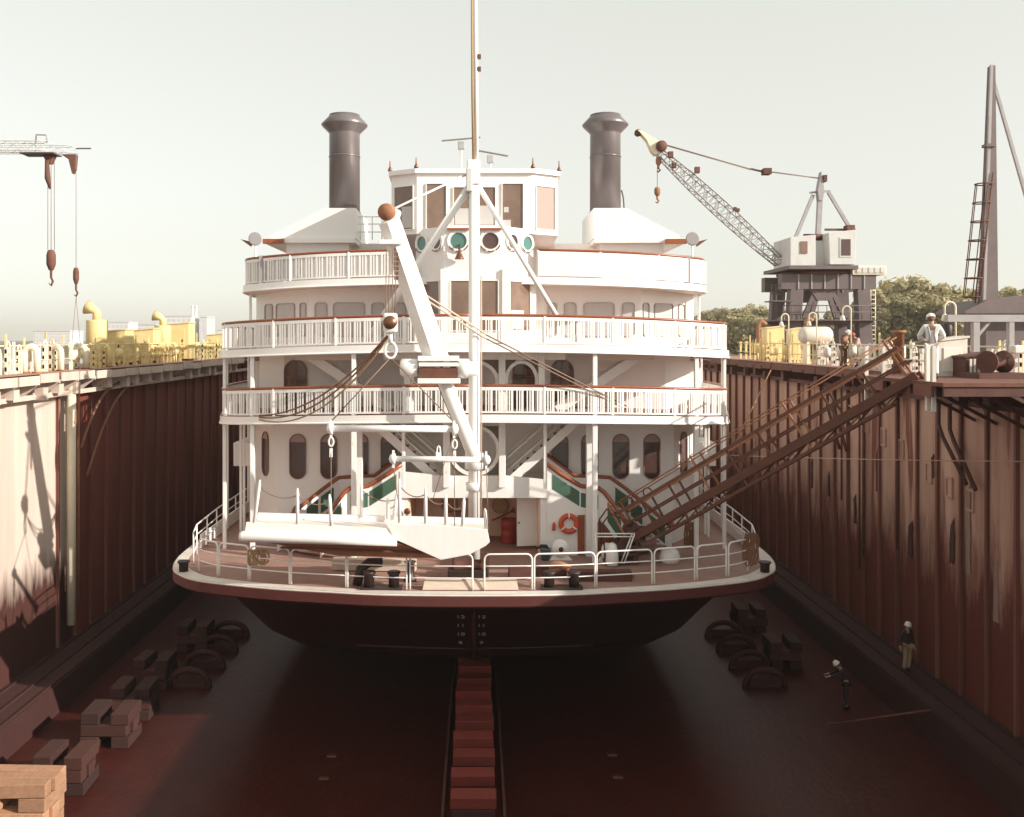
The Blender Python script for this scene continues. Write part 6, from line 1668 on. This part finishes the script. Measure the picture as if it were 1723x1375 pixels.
# ------------------------------------------------------------------ far bank: trees and town
def tree_mesh(seed, H, Wd_, nleaf, ls):
    r = random.Random(seed); mb = MB()
    clumps = []
    for i in range(34):
        a = r.uniform(0, 6.283); z = r.uniform(0.26, 1.0); rad = (1 - (abs(z - 0.5) / 0.62) ** 2) ** 0.5 if abs(z - 0.5) < 0.62 else 0.2
        q = r.uniform(0.25, 1.0) ** 0.6
        clumps.append((Vector((math.cos(a) * q * rad * Wd_ / 2, math.sin(a) * q * rad * Wd_ / 2, z * H)), r.uniform(0.10, 0.19) * Wd_))
    vs = []; fs = []
    for i in range(nleaf):
        c, cr = r.choice(clumps)
        n = Vector((r.gauss(0, 1), r.gauss(0, 1), r.gauss(0, 1))).normalized()
        p = c + n * cr * r.uniform(0.55, 1.0)
        nn = (n + Vector((r.gauss(0, .6), r.gauss(0, .6), r.gauss(0, .6) + 0.3))).normalized()
        u = nn.orthogonal().normalized(); u = (Matrix.Rotation(r.uniform(0, 6.28), 3, nn) @ u); w = nn.cross(u)
        s_ = ls * r.uniform(0.6, 1.4); b = len(vs)
        vs += [p - u * s_, p + w * s_ * 0.55, p + u * s_, p - w * s_ * 0.55]; fs.append((b, b + 1, b + 2, b + 3))
    mb.add(vs, fs)
    tr = MB(); tr.tube([(0, 0, 0), (0.1, 0, H * 0.3), (0, 0.1, H * 0.6), (0, 0, H * 0.85)], [H * 0.03, H * 0.022, H * 0.014, 0.03], 8)
    for i in range(9):
        c, cr = clumps[i * 3]; z0 = H * r.uniform(0.25, 0.5)
        tr.tube([(0, 0, z0), c * 0.5 + Vector((0, 0, z0 * 0.5)), c], [H * 0.012, H * 0.008, 0.03], 5)
    return mb, tr
protos = []
def make_tree(seed, H, Wd_, loc, m, label, n=3200, ls=0.42):
    t = thing('tree', (0, 0, 0), label, 'tree', 'trees on the right bank')
    a, b = tree_mesh(seed, H, Wd_, n, ls)
    a.build('crown', m, t, fix=False); b.build('trunk', M['bark'], t)
    t.location = loc; ORG[t.name] = Vector(loc)
    return t
spots = []
rt = random.Random(4)
# (column, height above the eye line in px, distance)
for px, top, d in ((1196, 526, 250), (1212, 528, 230), (1232, 523, 250), (1252, 530, 220), (1272, 521, 245), (1292, 524, 225), (1312, 526, 240), (1338, 530, 230), (1366, 528, 235), (1396, 527, 225), (1428, 522, 230), (1458, 510, 215),
                   (1482, 490, 170), (1506, 480, 175), (1532, 478, 165), (1556, 484, 172), (1580, 492, 160), (1602, 500, 165), (1628, 494, 158), (1652, 500, 166), (1680, 496, 160), (1708, 490, 165), (1740, 496, 160),
                   (1500, 505, 150), (1545, 510, 148), (1590, 512, 146), (1470, 520, 190), (1240, 536, 200), (1285, 538, 195), (1330, 540, 190)):
    spots.append((px, top, d))
for i in range(3): protos.append(None)
lab = {}
for i, (px, top, d) in enumerate(spots):
    k = i % 3
    H = 8 * 0 + (ZE - (top - CY) * d / F) - 7.8
    loc = Vector(((px - CX) * d / F, d, 7.8))
    if protos[k] is None:
        protos[k] = make_tree(40 + k, 12.0, (8.5, 10, 7.5)[k], Vector((0, 0, 0)), M['leaf'] if k != 1 else M['leaf2'], 'x', 3600)
        t = protos[k]
    else:
        t = copy_tree(protos[k])
    t.location = loc; ORG[t.name] = loc; t.rotation_euler.z = rt.uniform(0, 6.28)
    s_ = H / 12.0; t.scale = (s_ * rt.uniform(0.9, 1.25), s_ * rt.uniform(0.9, 1.25), s_)
    rank = sorted([q[0] for q in spots if (q[0] < 1315) == (px < 1315) and (q[0] >= 1470) == (px >= 1470)]).index(px)
    od = ('leftmost', 'second', 'third', 'fourth', 'fifth', 'sixth', 'seventh', 'eighth', 'ninth', 'tenth', 'eleventh', 'twelfth', 'thirteenth', 'fourteenth', 'rightmost')[rank]
    if px < 1315: lb = od + ' olive tree from the left in the low row between boat and portal crane'
    elif px < 1470: lb = od + ' olive tree from the left among those behind the portal crane legs'
    else: lb = od + ' tall pale olive tree from the left, right of the portal crane'
    t['label'] = lb
def block(px0, px1, ytop, d, label, rows, cols, dep=30, m=None, base=None):
    a = P(px0, ytop, d); b = P(px1, ytop, d); z0 = 6.9
    t = thing('building', ((a.x + b.x) / 2, d, z0), label, 'building', 'far buildings on the left skyline')
    MB().bb((a.x, d, z0), (b.x, d + dep, a.z)).build('wall', m or M['haze_b'], t)
    MB().bb((a.x - 0.5, d - 0.5, a.z), (b.x + 0.5, d + dep + 0.5, a.z + 1.2)).build('roof', M['haze_g'], t)
    w = (b.x - a.x) / cols; h = (a.z - z0) / (rows + 0.4)
    win = None
    for r in range(rows):
        for c_ in range(cols):
            if win is None:
                x0, z1 = a.x + w * 0.2, z0 + h * 0.35
                win = MB().bb((x0, d - 0.15, z1), (x0 + w * 0.6, d - 0.0, z1 + h * 0.55)).build('window', M['haze_g'], t)
            else: dup_part(win, (c_ * w, 0, r * h), t)
    return t
block(56, 118, 558, 900, 'long low office block at the far left of the skyline, many windows', 4, 12)
block(180, 216, 543, 1100, 'pale block behind the first yellow cabinet on the skyline', 4, 5)
block(233, 262, 547, 1000, 'small block on the skyline between the yellow ventilators', 3, 4)
block(272, 322, 533, 950, 'widest grey block with a flat roof on the skyline, left of the chimneys', 6, 6)
block(335, 348, 534, 960, 'narrow dark tower block right of the chimneys', 6, 2, m=M['haze_g'])
for k, px in enumerate((324, 330)):
    p = P(px, 514, 980)
    t = thing('chimney', (p.x, 980, 6.9), ('left', 'right')[k] + ' one of two slim pale chimneys on the skyline', 'chimney', 'far chimneys')
    MB().lathe([(1.7, 0), (1.2, p.z - 6.9)], (p.x, 980, 6.9), Z, 12).build('stack', M['haze_b'], t)
    MB().lathe([(1.45, 0), (1.45, 1.2)], (p.x, 980, p.z - 2), Z, 12).build('rim', M['haze_g'], t)
block(366, 400, 556, 1050, 'last low pale block of the skyline, partly hidden by the boat', 2, 4)

# ------------------------------------------------------------------ thin haze over the yard
HAZE = 0.0003
if HAZE:
    hz = MB().bb((-1500, -40, -2.7), (1700, 2900, 48)).build('haze', M['white'], None, kind='stuff')
    hm = bpy.data.materials.new('haze'); hm.use_nodes = True
    hn = hm.node_tree; hn.nodes.clear()
    ho = hn.nodes.new('ShaderNodeOutputMaterial'); pv = hn.nodes.new('ShaderNodeVolumePrincipled')
    pv.inputs['Color'].default_value = (1.0, 0.94, 0.87, 1); pv.inputs['Density'].default_value = HAZE; pv.inputs['Anisotropy'].default_value = 0.2
    hn.links.new(pv.outputs[0], ho.inputs['Volume'])
    hz.data.materials.clear(); hz.data.materials.append(hm)
